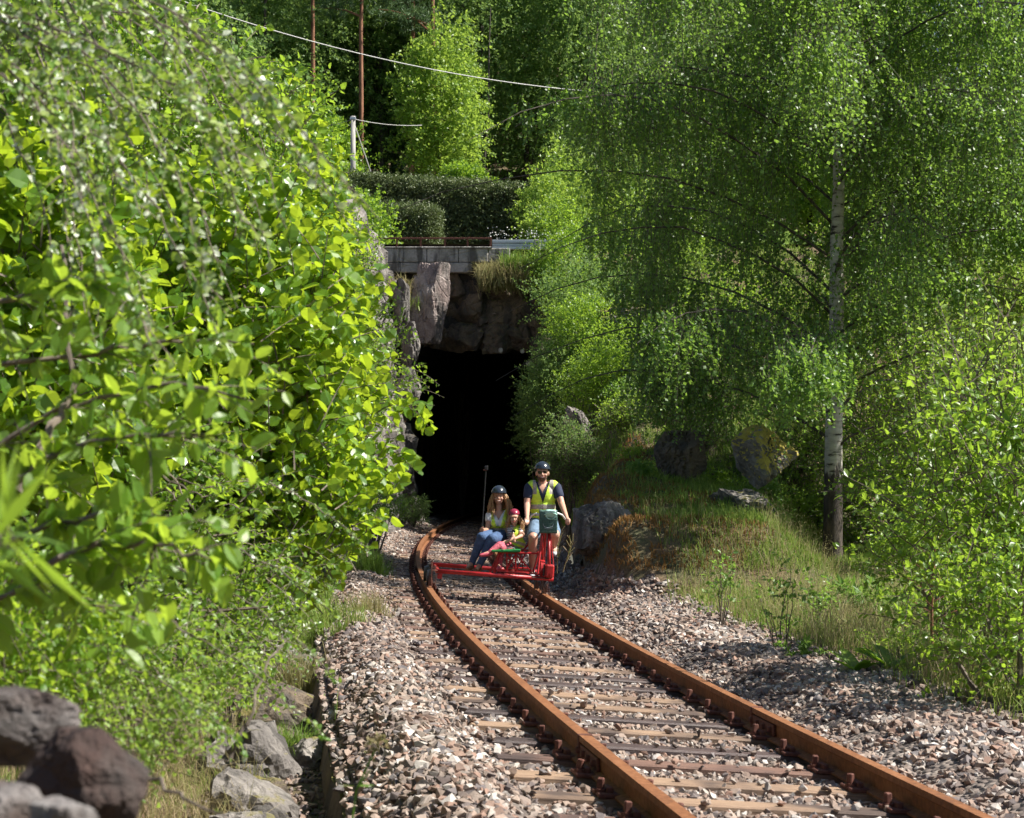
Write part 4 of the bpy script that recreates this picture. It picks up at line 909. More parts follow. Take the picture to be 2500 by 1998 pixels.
# ---------------------------------------------------------------- the forest behind
def gzz(px, d): x = (px - CX) / FPX * d; return (x, d, float(H(np.array(x), np.array(d))))
for (px, d, lab, bare, hh) in ((760, 88, 'tall straight red trunked pine, leftmost of the pines', .62, 21), (880, 86, 'tall red trunked pine right of the utility pole', .55, 20), (1003, 92, 'red trunked pine with a bent forking stem in the dark forest', .5, 20), (1052, 90, 'tall straight pine behind the pale green tree', .5, 21)):
    conifer('pine_tree', gzz(px, d), hh, 3.4, lab, None, 1500, .15, bare, False, .3, cat='pine')
FT = [(420, 84, 13, 'forest'), (560, 80, 12, 'forest'), (700, 78, 9, 'bush'), (640, 90, 17, 'forest'), (820, 80, 7.5, 'bush'), (1075, 82, 12.2, 'willow'), (1190, 86, 10, 'forest'), (1320, 88, 12, 'forest'), (300, 90, 17, 'forest'), (150, 84, 15, 'forest'), (1450, 84, 9, 'forest'), (930, 96, 15, 'forest')]
FL = ['grey green tree in the forest left of the pines', 'leafy tree beside the utility wire on the left', 'light green low tree in front of the leftmost pine', 'tall dark leafy tree behind the leftmost pine', 'light green leafy tree left of the utility pole', 'pale yellow green tree standing before the dark pines', 'dark leafy tree between the pale tree and the birch', 'dark leafy tree behind the upper left birch twigs', 'tall dark tree behind the house', 'tall dark tree in the top left corner', 'low dark tree behind the rounded pale bush', 'dark tree filling the gap behind the utility pole']
for (px, d, hh, mt), lab in zip(FT, FL):
    b_ = gzz(px, d); r_ = hh * .24
    if px == 1075: r_ = 2.0
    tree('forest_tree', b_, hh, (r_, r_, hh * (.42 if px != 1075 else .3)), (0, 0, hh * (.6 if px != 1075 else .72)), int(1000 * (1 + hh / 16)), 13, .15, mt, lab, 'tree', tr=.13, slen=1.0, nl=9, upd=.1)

# dark undergrowth on the hillside and copies of the forest trees
n = 60000; d = rng.uniform(76, 125, n); X = (rng.uniform(-250, 2400, n) - CX) / FPX * d; Z = H(X, d) + rng.random(n) ** 2 * 2.2
pp = np.c_[X, d, Z]; m = fbm(pp * .35, 3) > -.2; pp = pp[m]
tag(leafmesh('forest_undergrowth', [(pp, rng.normal(size=pp.shape), rng.normal(size=pp.shape) + np.array([0, 0, .8]), rng.uniform(.25, .5, len(pp)), rng.uniform(.18, .3, len(pp)))], M['forest'], None), 'dark undergrowth below the forest trees', 'undergrowth', kind='stuff')
sp0 = conifer('spruce_tree', gzz(960, 100), 16, 2.6, 'dark spruce standing in the shade of the forest', 'dark spruces of the far forest', 1100, .16, .08, True, .34)
sp1 = conifer('spruce_tree', gzz(1240, 96), 13, 2.2, 'dark spruce standing in the shade of the forest', 'dark spruces of the far forest', 900, .14, .1, True, .32)
b_ = gzz(500, 104); lf0 = tree('forest_tree', b_, 17, (3.6, 3.6, 7), (0, 0, 10), 1700, 12, .2, 'forest', 'tall dark leafy tree deep in the forest', 'tree', 'dark leafy trees of the far forest', tr=.16, slen=1.2, nl=8, upd=.1)
k = 0
for d in (94, 101, 108, 116, 125):
    for px in range(-50, 2350, 150):
        k += 1; dd = d + random.uniform(-3, 3); q = px + random.uniform(-60, 60)
        if q > 2260: continue
        src = [sp0, lf0, sp1, lf0][(k * 7 + int(d)) % 4]; copy_tree(src, gzz(q, dd), random.random() * 6.28, random.uniform(.75, 1.25))
# slender bare trunks at the forest edge
for k in range(16):
    px = 1130 + k * 34 + random.uniform(-12, 12); b_ = gzz(px, 84 + random.random() * 8); mb = MB(); tl = trunk_line(b_, (b_[0] + random.uniform(-.6, .6), b_[1], b_[2] + random.uniform(7, 12)), 8, .03)
    rt = empty('slender_tree', b_, 'slender bare trunked tree at the dark forest edge', 'tree', 'slender trees at the forest edge')
    mb.tube(tl, np.linspace(.07, .03, 8), 6); mb.done('trunk', M['bark'], rt)
    q = np.array(tl[-1]) + rng.normal(size=(90, 3)) * np.array([.7, .7, 1.2]); lf, _ = shoots(q, rng.normal(size=q.shape), np.full(90, .5), 8, .3, .16, .6); leafmesh('crown', [lf], M['forest'], rt)
# trees filling the right background behind the birch
for (px, d, hh, mt, lab) in ((1980, 66, 8, 'bush', 'green tree behind the upper trunk of the birch'), (2130, 60, 7, 'bush', 'green tree just right of the birch crown, far back'), (1750, 68, 7, 'bush', 'green tree behind the left part of the birch crown'), (2300, 64, 7, 'willow', 'bright green tree under the patch of sky'), (2480, 66, 7, 'bush', 'green tree at the right edge under the patch of sky')):
    b_ = gzz(px, d); b_ = (b_[0], b_[1], min(b_[2], 8.2)); r_ = hh * .25; tree('forest_tree', b_, hh, (r_, r_, hh * .42), (0, 0, hh * .55), 1900, 13, .14, mt, lab, 'tree', tr=.13, slen=1.0, nl=9, upd=.1)
conifer('pine_tree', gzz(2440, 60), 17, 2.6, 'dark pine standing against the patch of sky, top right', None, 900, .15, .5, False, .3, cat='pine')

# scrub mixed into the slope and meadow
for k in range(26):
    d = random.uniform(28, 52); uu = random.uniform(3.4, 7.5); x = float(xL(d)) + uu; z = float(H(x, d)); r_ = random.uniform(.18, .42)
    if z < .5: continue
    bush('weed_clump', (x, d, z + r_ * .4), (r_, r_, r_ * .7), int(60 + 260 * r_), 9, .05, random.choice(['bush', 'birch', 'willow']), 'leafy weed clump growing in the slope grass', 'weeds', 'weed clumps on the right slope', slen=.25, twigs=False, nst=2)
for k in range(16):
    d = random.uniform(15.5, 25); uu = random.uniform(3.5, 5.8); x = float(xL(d)) + uu; z = float(H(x, d))
    bush('weed_clump', (x, d, z + .12), (.2, .2, .16), 60, 9, .035, random.choice(['bush', 'willow', 'birch']), 'low leafy weed clump in the meadow grass', 'weeds', 'weed clumps in the meadow', slen=.2, twigs=False, nst=2)

# ================================================================ left foreground vegetation
for (px, py, d, r, S, sz, lab) in (
    (480, 860, 10.0, (.85, .8, .95), 950, .082, 'big leafed alder bush filling the middle of the left side'),
    (745, 900, 12.4, (.46, .7, .85), 520, .075, 'alder bush reaching over the track side near the tunnel mouth'),
    (640, 1180, 10.6, (.62, .7, .55), 560, .068, 'lower alder branches above the rocky ditch'),
    (110, 780, 8.4, (.6, .8, 1.1), 560, .085, 'alder bush at the far left edge'),
    (700, 600, 13.2, (.43, .7, .6), 480, .07, 'upper alder branches below the arching pale twigs'),
    (610, 390, 14.5, (.62, .8, .6), 560, .066, 'topmost alder branches left of the tall pine trunks')):
    c = bpx(px, py, d); bx_ = c[0] - 1.3 - .06 * d; bush('alder_bush', c, r, S, 9, sz, 'alder', lab, 'alder bush', slen=.42, kind='broad', asp=.85, stem=.022, nst=7, upd=.7, up=.6, grav=.12, lo=.3, spread=.95, base=(bx_, c[1] + .6, float(H(bx_, c[1] + .6))))
bush('leafy_bush', bpx(260, 330, 12.0), (1.15, 1.0, 1.1), 1500, 11, .055, 'bush', 'dense darker bush behind the pale arching twigs', 'bush', slen=.45, kind='fold', asp=.7, stem=.03, nst=14)
bush('leafy_bush', bpx(120, 1180, 9.0), (.9, .7, .5), 700, 10, .045, 'bush', 'dark leafy bush behind the blurred rowan leaves', 'bush', slen=.4, kind='fold', asp=.7)
bush('leafy_bush', bpx(330, 1400, 9.6), (.85, .8, .45), 800, 10, .036, 'bush', 'dense small leafed bush spilling over the left bank', 'bush', slen=.35, kind='fold', asp=.7)
bush('leafy_bush', bpx(640, 1370, 12.5), (.4, .7, .4), 420, 11, .036, 'pale_glint_leaf', 'glinting small leafed shrub above the dark rocks', 'shrub', slen=.35, kind='fold', asp=.75, nst=3)
bush('leafy_bush', bpx(800, 640, 24), (.6, 1.0, .9), 700, 11, .05, 'bush', 'leafy bush on top of the cutting left of the parapet', 'bush', slen=.5)
bush('leafy_bush', bpx(800, 900, 26), (1.0, 1.2, 1.6), 1000, 12, .06, 'bush', 'green bush on the left cutting behind the alder', 'bush', slen=.5)
bush('leafy_bush', bpx(640, 1000, 22), (1.0, 1.2, 1.3), 900, 12, .06, 'bush', 'green thicket further back on the left bank', 'bush', slen=.5)
bush('leafy_bush', bpx(860, 860, 40), (.7, .9, 1.6), 900, 12, .06, 'bush', 'green shrub clinging to the left cutting near the tunnel', 'bush', slen=.4)
bush('weed_patch', bpx(905, 1230, 33), (.55, 1.2, .35), 420, 12, .04, 'bush', 'low green weeds at the foot of the dark left rock face', 'weeds', slen=.3)
bush('leafy_bush', bpx(1005, 1240, 52), (.5, 1.2, .4), 400, 12, .05, 'forest', 'dim weeds at the left foot of the tunnel mouth', 'weeds', slen=.3)

def arching(name, lines, size, mat, label, K, sub=0, asp=.8, rad=.004, kind='fold', cat='branches', side=.13, nside=7):
    """long arching twigs given as pixel/depth polylines; leaves all along and on short side shoots"""
    base = P(*lines[0][0]); rt = empty(name, tuple(base), label, cat); mb = MB(); Ps, Ds, Ls, lf = [], [], [], []
    for ln in lines:
        a = np.array([tuple(P(*q)) for q in ln]); t = np.linspace(0, 1, 14); kx = np.linspace(0, 1, len(a))
        c = np.stack([np.interp(t, kx, a[:, i]) for i in range(3)], 1); c[1:-1] = (c[:-2] + 2 * c[1:-1] + c[2:]) / 4; c[1:-1] += rng.normal(size=(12, 3)) * .006
        m1 = MB(); m1.tube(c, np.linspace(rad, rad * .35, 14), 5, False); m1.done('twig', M['twig'], rt)
        for k in range(nside):
            j = rng.uniform(1, 12.5); q = int(j); p = c[q] * (1 - j + q) + c[q + 1] * (j - q); tg = c[q + 1] - c[q]
            Ps.append(p); Ds.append(nrm(tg) + rng.normal(size=3) * .55 + np.array([0, 0, -.15])); Ls.append(side * rng.uniform(.5, 1.5))
        tt = rng.random(K) * 12.99; q = tt.astype(int); p = c[q] * (1 - (tt - q))[:, None] + c[q + 1] * (tt - q)[:, None]; tg = nrm(c[q + 1] - c[q])
        s = size * rng.uniform(.6, 1.25, K); lf.append((p, nrm(tg * .5 + nrm(rng.normal(size=(K, 3)))), nrm(np.array([0, 0, .6]) + rng.normal(size=(K, 3)) * .7), s, s * asp))
    if Ps:
        l2, tw = shoots(np.array(Ps), np.array(Ds), np.array(Ls), max(5, int(side / size * 2.2)), .15, size, asp, .95, .55); lf.append(l2)
        V, F = tubes(tw, np.tile(np.linspace(.0022, .001, 5), (len(tw), 1)), 3); mb.add(V, F); mb.done('side_twigs', M['twig'], rt)
    if sum(len(q[0]) for q in lf): leafmesh('leaves', lf, M[mat], rt, kind)
    return rt
L1 = []
for k in range(38):
    f = k / 37; d0 = random.uniform(4.2, 6.0); ex = random.uniform(120, 620); ey = random.uniform(250, 950)
    if k < 7: ex, ey = [(930, 540), (880, 585), (760, 420), (700, 560), (660, 640), (840, 520), (600, 590)][k]
    sx = random.uniform(-350, 150) + (150 if k < 7 else 0); sy = random.uniform(-420, -50) + ey * .25 - (150 if k < 7 else 0)
    mx = sx + (ex - sx) * .58; my = sy + (ey - sy) * .36
    if k < 7: mx, my = (430 + random.uniform(-60, 60), 60 + random.uniform(-60, 60)) if k != 2 else (420, 20)
    L1.append([(sx, sy, d0 + .6), (mx, my, d0 + .25), ((mx + ex) / 2 + 12, (my + ey) / 2 - 35, d0), (ex, ey, d0 - .15)])
arching('arching_shrub', L1, .025, 'pale_glint_leaf', 'blurred arching twigs with small pale glinting leaves hanging in from the top left', 80, nside=9, side=.08, cat='shrub')
arching('arching_twig', [[(300, 1330, 6.2), (560, 1440, 6.0), (740, 1580, 5.9), (835, 1672, 5.8)], [(360, 1500, 5.6), (560, 1600, 5.5), (700, 1710, 5.4), (798, 1812, 5.4)], [(560, 1330, 7), (700, 1400, 6.9), (770, 1455, 6.8), (830, 1518, 6.8)],
    [(660, 1180, 8), (780, 1240, 8), (850, 1300, 7.9), (905, 1352, 7.9)], [(250, 1600, 5.2), (420, 1680, 5.1), (520, 1750, 5.0), (600, 1850, 5.0)]], .018, 'pale_glint_leaf', 'thin pale arching twigs with tiny leaves reaching over the ditch', 95, nside=0, rad=.0035, cat='twigs')
arching('rowan_branch', [[(-80, 1130, 4.6), (150, 1000, 4.6), (420, 930, 4.5), (600, 975, 4.4)], [(-60, 900, 4.8), (260, 860, 4.8), (440, 830, 4.7), (620, 840, 4.6)], [(40, 1180, 4.3), (160, 1090, 4.3), (330, 1060, 4.2), (530, 1065, 4.1)],
    [(0, 1330, 4.2), (200, 1260, 4.2), (330, 1240, 4.1), (400, 1260, 4.0)], [(120, 1380, 4.0), (260, 1320, 4.0), (380, 1330, 3.9), (520, 1370, 3.8)], [(-60, 760, 4.5), (60, 720, 4.5), (150, 700, 4.4), (250, 690, 4.4)],
    [(-60, 1500, 4.2), (60, 1430, 4.2), (150, 1440, 4.1), (260, 1500, 4.1)]], .06, 'rowan', 'blurred near branches of broad yellow green leaves on the left', 30, nside=11, side=.17, kind='broad', asp=.55, rad=.008, cat='branches')
arching('rowan_sapling', [[(40, 1200, 4.4), (120, 1050, 4.5), (180, 960, 4.6), (150, 600, 4.8)]], .04, 'rowan', 'blurred reddish brown stem at the far left', 8, nside=3, rad=.013, cat='branch')
arching('strap_leaves', [[(-60, 1420, 2.3), (-30, 1330, 2.3), (0, 1290, 2.3), (60, 1380, 2.3)]], .13, 'bush', 'blurred long strap shaped leaves at the left edge', 26, nside=0, kind='quad', asp=.11, cat='plant')
arching('dead_branch', [[(270, 1860, 3.6), (350, 1890, 3.6), (450, 1940, 3.5), (560, 2020, 3.4)], [(560, 1860, 5.5), (610, 1760, 5.5), (640, 1640, 5.6), (700, 1560, 5.7)]], .02, 'rowan', 'bare pale twig curving across the lower left bank', 3, nside=0, rad=.006, cat='twig')
arching('dead_branch', [[(390, 1150, 8.5), (460, 1200, 8.4), (520, 1215, 8.4)], [(380, 1140, 8.5), (430, 1170, 8.5), (530, 1195, 8.4)], [(400, 1130, 8.6), (450, 1210, 8.4), (480, 1250, 8.3)], [(360, 1160, 8.6), (420, 1210, 8.4), (460, 1260, 8.3)]], .01, 'rowan', 'bundle of bare grey twigs among the alder leaves', 0, nside=0, rad=.006, cat='twigs')
# flowering weed in front of the gravel
a = P(905, 1700, 5.0); rt = empty('flowering_weed', P(840, 2100, 5.0), 'blurred weed with pale flower heads in front of the gravel', 'weed')
mb = MB(); mb.tube([P(840, 2150, 5), P(870, 1930, 5), P(915, 1830, 5)], .003, 5, False); mb.tube([P(870, 1930, 5), P(905, 1880, 5)], .002, 5, False); mb.done('stalk', M['fern'], rt)
q = np.array([tuple(P(918 + rng.normal() * 14, 1815 + rng.normal() * 16, 5)) for _ in range(60)]); leafmesh('flower_head', [(q, rng.normal(size=q.shape), rng.normal(size=q.shape), np.full(60, .014), np.full(60, .01))], M['dry_grass'], rt)
q = np.array([tuple(P(870, 1920, 5))] * 6); leafmesh('leaves', [(q, rng.normal(size=q.shape) * np.array([1, 1, .2]), np.tile((0, 0, 1.), (6, 1)), np.full(6, .05), np.full(6, .016))], M['fern'], rt)
# near rocks
rock('near_rock', P(30, 1785, 3.0), (.095, .1, .072), 31, M['nearrock'], 'blurred grey topped rock at the lower left edge', 'rock', rz=.4, rough=.015, planes=12)
rock('near_rock', P(205, 1925, 2.75), (.078, .1, .085), 35, M['nearrock2'], 'blurred dark brown pointed rock in the lower left corner', 'rock', rz=1.0, rough=.015, planes=12)
rock('near_rock', P(10, 1985, 2.5), (.06, .08, .045), 37, M['nearrock'], 'small blurred grey rock at the very bottom left', 'rock', rz=.2, rough=.015, planes=12)
rock('near_rock', P(160, 2010, 2.4), (.045, .06, .03), 38, M['nearrock'], 'small pale rock tip at the bottom edge beside the dark one', 'rock', rz=.2, rough=.015, planes=12)
bank = [(420, 1760, 8.0, .17), (505, 1890, 8.3, .2), (590, 1900, 9.2, .2), (470, 1960, 7.4, .15), (560, 1790, 9.8, .2), (600, 1700, 11, .22), (640, 1730, 11.4, .17), (615, 1620, 12.5, .25), (570, 1560, 12.5, .22), (690, 1640, 13.5, .16), (745, 1690, 13.0, .15), (650, 1850, 10.5, .13), (640, 1520, 15, .28), (670, 1440, 18, .35), (700, 1560, 15.5, .12)]
words = ['pale rock low on the left bank, nearest the camera', 'large pale rock at the ditch corner, bottom of the view', 'grey flat rock edging the ditch floor', 'orange stained rock half buried in straw', 'grey rock above the ditch, behind the pale ones', 'dark rock with straw hanging over it', 'brown rock at the foot of the bank', 'upright grey rock under the hanging shrub', 'rock buried in green grass on the bank', 'rock in the grass of the ditch corner', 'dark angular stone lying on the ditch floor', 'small flat stone on the ditch floor', 'dark rock behind the straw tuft', 'large dark rock where the cutting wall begins', 'small grey stone behind the green tuft']
for k, ((px, py, d, s), wd) in enumerate(zip(bank, words)):
    p = P(px, py, d); z = max(float(H(p.x, p.y)) + s * .15, 0 * p.z + float(H(p.x, p.y)) - .1); rock('rock', (p.x, p.y, z), (s * 1.35, s * 1.4, s * 1.25), 160 + k, M['rock' if k % 3 else 'rockdark'], wd, 'rock', rz=k * .9, sub=4)

arching('alder_spray', [[(850, 1030, 11), (930, 1000, 10.9), (1000, 985, 10.8), (1062, 990, 10.7)], [(850, 1000, 11.2), (940, 985, 11.1), (990, 990, 11), (1055, 1030, 10.9)], [(820, 1090, 11), (900, 1090, 10.9), (960, 1100, 10.8), (1010, 1110, 10.8)], [(800, 1150, 11), (860, 1160, 10.9), (920, 1150, 10.8), (950, 1175, 10.8)]], .075, 'alder', 'leafy alder sprays reaching out in front of the dark tunnel mouth', 14, nside=3, side=.14, kind='broad', asp=.85, rad=.005, cat='branches')
x, y = region(9000, 4, 19, -3.4, -1.95, lambda x, y, u: fbm(np.c_[x, y, x * 0] * 1.8 + 24) > -.05)
blades('straw_grass', x, y, rng.uniform(.1, .34, len(x)), .003 + .0002 * y, M['dry_grass'], 'matted brown straw hanging over the bank rocks', 2.0)
bush('bramble', bpx(450, 1520, 9.5), (.5, .6, .35), 260, 10, .03, 'bush', 'straggly low bramble trailing down the left bank', 'bramble', slen=.4, kind='fold', asp=.65, grav=.5)
bush('bramble', bpx(620, 1560, 13), (.35, .5, .3), 160, 9, .03, 'pale_glint_leaf', 'thin glinting shrub among the bank rocks', 'bramble', slen=.35, kind='fold', asp=.65, grav=.5)

for (px, py, d, r, S, sz, mt, lab) in ((230, 1560, 6.3, (.38, .4, .22), 330, .03, 'bush', 'low leafy growth just above the near rocks'), (420, 1640, 7.6, (.36, .4, .2), 260, .028, 'willow', 'yellow green small leafed weeds on the lower bank'), (330, 1760, 5.2, (.22, .3, .14), 170, .022, 'willow', 'small bright weeds right of the dark near rock'), (60, 1520, 5.0, (.3, .3, .25), 220, .035, 'rowan', 'leafy growth at the left edge above the grey near rock'), (560, 1480, 10.5, (.4, .5, .25), 260, .03, 'bush', 'small leafed growth under the alder, above the straw')):
    bush('leafy_bush', bpx(px, py, d), r, S, 9, sz, mt, lab, 'weeds', slen=.22, kind='fold', asp=.6, nst=3)

# ================================================================ rail cart and its riders
CD = 24.5
def Q(X, Y, d): return P(980 + X / 4.31, 1080 + Y / 4.31, CD + d)
hd = float(head(CD)); NV = Vector((math.cos(hd), math.sin(hd), -CANT)).normalized(); FV = Vector((-math.sin(hd), math.cos(hd), 0)); UV = NV.cross(FV)
CM = Matrix((NV, FV, UV)).transposed()
def C(u, f, w_): return Vector(T(CD, 0, 0)) + NV * u + FV * f + UV * w_
cart = empty('rail_cart', C(.75, .8, 0), 'red tubular pedal rail cart with green slatted bench standing on the rails', 'rail cart')
def part(name, mb, mat, parent=cart, smooth=False, root=None):
    o = mb.done(name, mat, parent if root is None else None, smooth)
    if root is not None: o.parent = parent; o.matrix_parent_inverse = Matrix.Translation(-Vector(root.location))
    return o
def sub(name, mb, mat, parent, root, smooth=False): return part(name, mb, mat, parent, smooth, root)
mb = MB(); mb.rod(C(.07, 0, .215), C(1.57, 0, .215), .028, 12); part('front_beam', mb, M['red'], smooth=True)
mb = MB(); mb.rod(C(.07, 1.75, .215), C(1.57, 1.75, .215), .03, 10); part('rear_beam', mb, M['red'], smooth=True)
mb = MB()
for u in (.12, 1.18, 1.52): mb.rod(C(u, 0, .2), C(u, 1.75, .2), .022, 8)
mb.rod(C(.07, .35, .2), C(1.5, .35, .2), .018, 8); mb.box(C(.12, .02, .15), (.06, .05, .06), CM); part('side_beams', mb, M['red'])
for u in (0.0, G):
    for f in (.45, 1.5):
        mb = MB(); c = C(u, f, .1); mb.tube([c - NV * .025, c - NV * .01, c - NV * .01, c + NV * .03], [.12, .12, .1, .098] if u == G else [.098, .1, .1, .12], 20); wh = part('wheel', mb, M['black'])
        mb = MB(); mb.rod(c - NV * .04, c + NV * .08, .02, 8); mb.rod(c + NV * .07, C(u, f, .22) + NV * .07, .02, 6); sub('hub', mb, M['red'], wh, cart)
for u, w1, nm in ((.035, .36, 9), (1.40, .2, 15)):
    mb = MB()
    for k in range(nm):
        du = random.uniform(-.035, .035) if u < 1 else random.uniform(-.11, .1); a = C(u + du, -.04 + random.uniform(-.03, .03), w1 * random.uniform(.75, 1.05)); b = C(u + du + random.uniform(-.03, .03), -.05 + random.uniform(-.03, .03), random.uniform(-.01, .04) if u < 1 else random.uniform(-.03, .05))
        mb.tube([a, (a + b) / 2 + Vector((random.uniform(-.015, .015), 0, 0)), b], .003, 5)
        for z in range(1): q = a.lerp(b, random.random()); mb.rod(q, q + Vector((random.uniform(-.025, .025), random.uniform(-.02, .02), random.uniform(-.01, .02))), .003, 4)
    mb.rod(C(u - .03 - .08 * (u > 1), -.03, .22), C(u + .05 + .06 * (u > 1), -.03, .22), .012, 6); part('wire_brush', mb, M['rustdark'])
# bench
mb = MB(); zz = Q(1145, 1140, .5).z
for k in range(6):
    c = (Q(950, 0, .5) + Q(1252, 0, .5)) / 2; mb.box((c.x + .0, CD + .36 + k * .13, zz), ((Q(1252, 0, .5) - Q(950, 0, .5)).x, .1, .03), None, .006)
part('bench_slats', mb, M['green'])
mb = MB(); A = [(1110, 1160), (1110, 1385), (1205, 1160), (1205, 1385)]
def seg(x0, y0, x1, y1, r=.011, d0=.42, d1=None): mb.rod(Q(x0, y0, d0), Q(x1, y1, d0 if d1 is None else d1), r, 7)
seg(1020, 1160, 1460, 1172, .014); seg(1252, 1135, 1430, 1135, .011, 1.1); seg(1110, 1165, 1110, 1375); seg(1205, 1165, 1200, 1385, .013); seg(1110, 1180, 1205, 1330); seg(1205, 1180, 1110, 1330)
seg(1040, 1155, 930, 1372, .016); seg(1030, 1160, 975, 1378, .022); seg(1160, 1180, 1120, 1320, .008); seg(1205, 1180, 1365, 1355, .012); seg(1300, 1180, 1195, 1370, .01); seg(1445, 1165, 1385, 1372, .014); seg(1250, 1180, 1280, 1325, .01, 1.0)
seg(1100, 1322, 1350, 1330, .014, 1.2); mb.rod(Q(1252, 1162, .42), Q(1252, 1135, 1.1), .01, 6); mb.rod(Q(1280, 1325, 1.0), Q(1285, 1327, 1.2), .01, 6); mb.rod(Q(1445, 1165, .42), Q(1430, 1135, 1.1), .01, 6); mb.rod(Q(1252, 1135, 1.1), Q(1250, 1180, 1.0), .01, 6); mb.rod(Q(1110, 1160, .42), Q(1105, 1322, 1.2), .01, 6); part('bench_frame', mb, M['red'])
mb = MB(); mb.box(Q(1230, 1342, .8), (.36, .3, .015), CM, .004); mb.box(Q(1230, 1372, .3), (.55, .16, .015), CM, .004); part('foot_plate', mb, M['red'])
mb = MB(); a, b = Q(1030, 1255, .6), Q(1110, 1330, .55); mb.rod(a, b, .02, 6); part('wooden_footrest', mb, M['wood_pale'])
mb = MB(); mb.tube([Q(1105, 1140, .45), Q(1110, 1115, .45), Q(1150, 1105, .45), Q(1190, 1115, .45), Q(1195, 1140, .45)], .007, 6); part('bench_handle', mb, M['steel'])
# bicycle frame part
mb = MB(); mb.rod(Q(1552, 940, .15), Q(1555, 1425, .05), .021, 10); part('steering_post', mb, M['red'], smooth=True)
mb = MB()
for (x0, y0, d0, x1, y1, d1, r) in ((1482, 955, .3, 1432, 1395, .15, .015), (1475, 960, .32, 1488, 1290, .5, .014), (1565, 950, .25, 1603, 1320, .2, .008), (1485, 960, .4, 1490, 880, 1.0, .015), (1488, 890, 1.05, 1490, 1300, .85, .017),
                                   (1430, 1165, .42, 1480, 1170, .5, .016), (1520, 940, .3, 1495, 1290, .85, .015), (1490, 1300, .85, 1500, 1380, 1.5, .014), (1240, 1190, 1.2, 1480, 900, 1.1, .012), (1330, 1060, 1.1, 1460, 930, 1.0, .012)): mb.rod(Q(x0, y0, d0), Q(x1, y1, d1), r, 8)
part('bicycle_frame', mb, M['red'])
mb = MB(); mb.box(Q(1556, 1355, .14), (.11, .2, .17), CM, .02); part('chain_guard', mb, M['red'])
mb = MB(); c = Q(1478, 1345, .3); mb.tube([c - NV * .028, c + NV * .028], [.13, .13], 24); part('drive_guard', mb, M['red'])
mb = MB(); mb.box(Q(1500, 1345, .12), (.02, .03, .15), CM, .004); part('gap_shade', mb, M['black'])  # solid black strip painting in the shade of the guard's open gap
mb = MB(); c = Q(1285, 1225, 1.35)
for k in range(20):
    t0, t1 = k * math.tau / 20, (k + 1) * math.tau / 20; mb.rod(c + Vector((math.cos(t0), 0, math.sin(t0))) * .075, c + Vector((math.cos(t1), 0, math.sin(t1))) * .075, .009, 5)
for k in range(5): t0 = k * math.tau / 5 + .4; mb.rod(c, c + Vector((math.cos(t0), 0, math.sin(t0))) * .075, .008, 5)
part('chain_wheel', mb, M['white'])
mb = MB(); mb.rod(Q(1395, 1300, .85), Q(1600, 1300, .85), .012, 6); mb.rod(Q(1405, 1300, .85), Q(1375, 1400, .72), .01, 6); mb.rod(Q(1590, 1300, .85), Q(1600, 1205, .9), .01, 6); part('crank', mb, M['steel'])
for (x, y, d) in ((1368, 1412, .7), (1612, 1212, .88)): mb = MB(); mb.box(Q(x, y, d), (.09, .09, .022), None, .006); part('pedal', mb, M['black'])
mb = MB(); V, F = rockgeo((.1, .14, .04), 3, 3, 0, 0); mb.add(V + np.array(Q(1490, 868, 1.05)), [F]); part('saddle', mb, M['black'], smooth=True)
for sd, pts, grip in ((1, [(1552, 900, .2), (1560, 800, .2), (1590, 762, .2), (1640, 745, .22), (1690, 765, .3), (1722, 808, .42)], [(1718, 802, .41), (1772, 862, .55)]), (-1, [(1552, 900, .2), (1545, 800, .2), (1480, 775, .2), (1420, 750, .22), (1375, 770, .3), (1350, 800, .42)], [(1352, 798, .41), (1322, 850, .55)])):
    mb = MB(); mb.tube([Q(*p) for p in pts], .012, 8); hb = part('handlebar', mb, M['white'], smooth=True)
    mb = MB(); mb.tube([Q(*p) for p in grip], .016, 8); sub('grip', mb, M['black'], hb, cart)
mb = MB()
x0, x1, y0, y1 = 1448, 1642, 815, 940
for yy_ in (815, 855, 900, 940):
    k = (yy_ - 815) * .06; pts = [Q(x0 + k, yy_, .04), Q(x1 - k, yy_, .04), Q(x1 - k, yy_, .3), Q(x0 + k, yy_, .3), Q(x0 + k, yy_, .04)]
    for a, b in zip(pts[:-1], pts[1:]): mb.rod(a, b, .003, 4)
for k in range(9): f = k / 8; mb.rod(Q(x0 + (x1 - x0) * f, 815, .04), Q(x0 + 8 + (x1 - x0 - 16) * f, 940, .04), .0025, 4)
part('wire_basket', mb, M['bag'])
bag = empty('bag', Q(1545, 930, .16), 'dark green bag with grey piping in the handlebar basket', 'bag')
c = (Q(1545, 835, .17)); V, F = rockgeo((.118, .1, .158), 2, 4, 0, .03); sg = lambda v, e: np.sign(v) * np.abs(v) ** e
V = sg(V / np.array([.118, .1, .158]), .55) * np.array([.118, .1, .152]); mb = MB(); mb.add(V + np.array(c), [F]); part('body', mb, M['bag'], bag, True)
mb = MB(); mb.tube([Q(1490, 862, .045), Q(1505, 890, .04), Q(1545, 902, .04), Q(1590, 888, .04), Q(1600, 860, .045)], .004, 5); mb.tube([Q(1505, 905, .04), Q(1545, 915, .04), Q(1590, 905, .04)], .003, 5); part('piping', mb, M['silver'], bag)
mb = MB(); c2 = Q(1572, 752, .06); V, F = rockgeo((.072, .02, .055), 2, 3, 0, .0); mb.add(V @ rotz(0, .5).T + np.array(c2), [F])
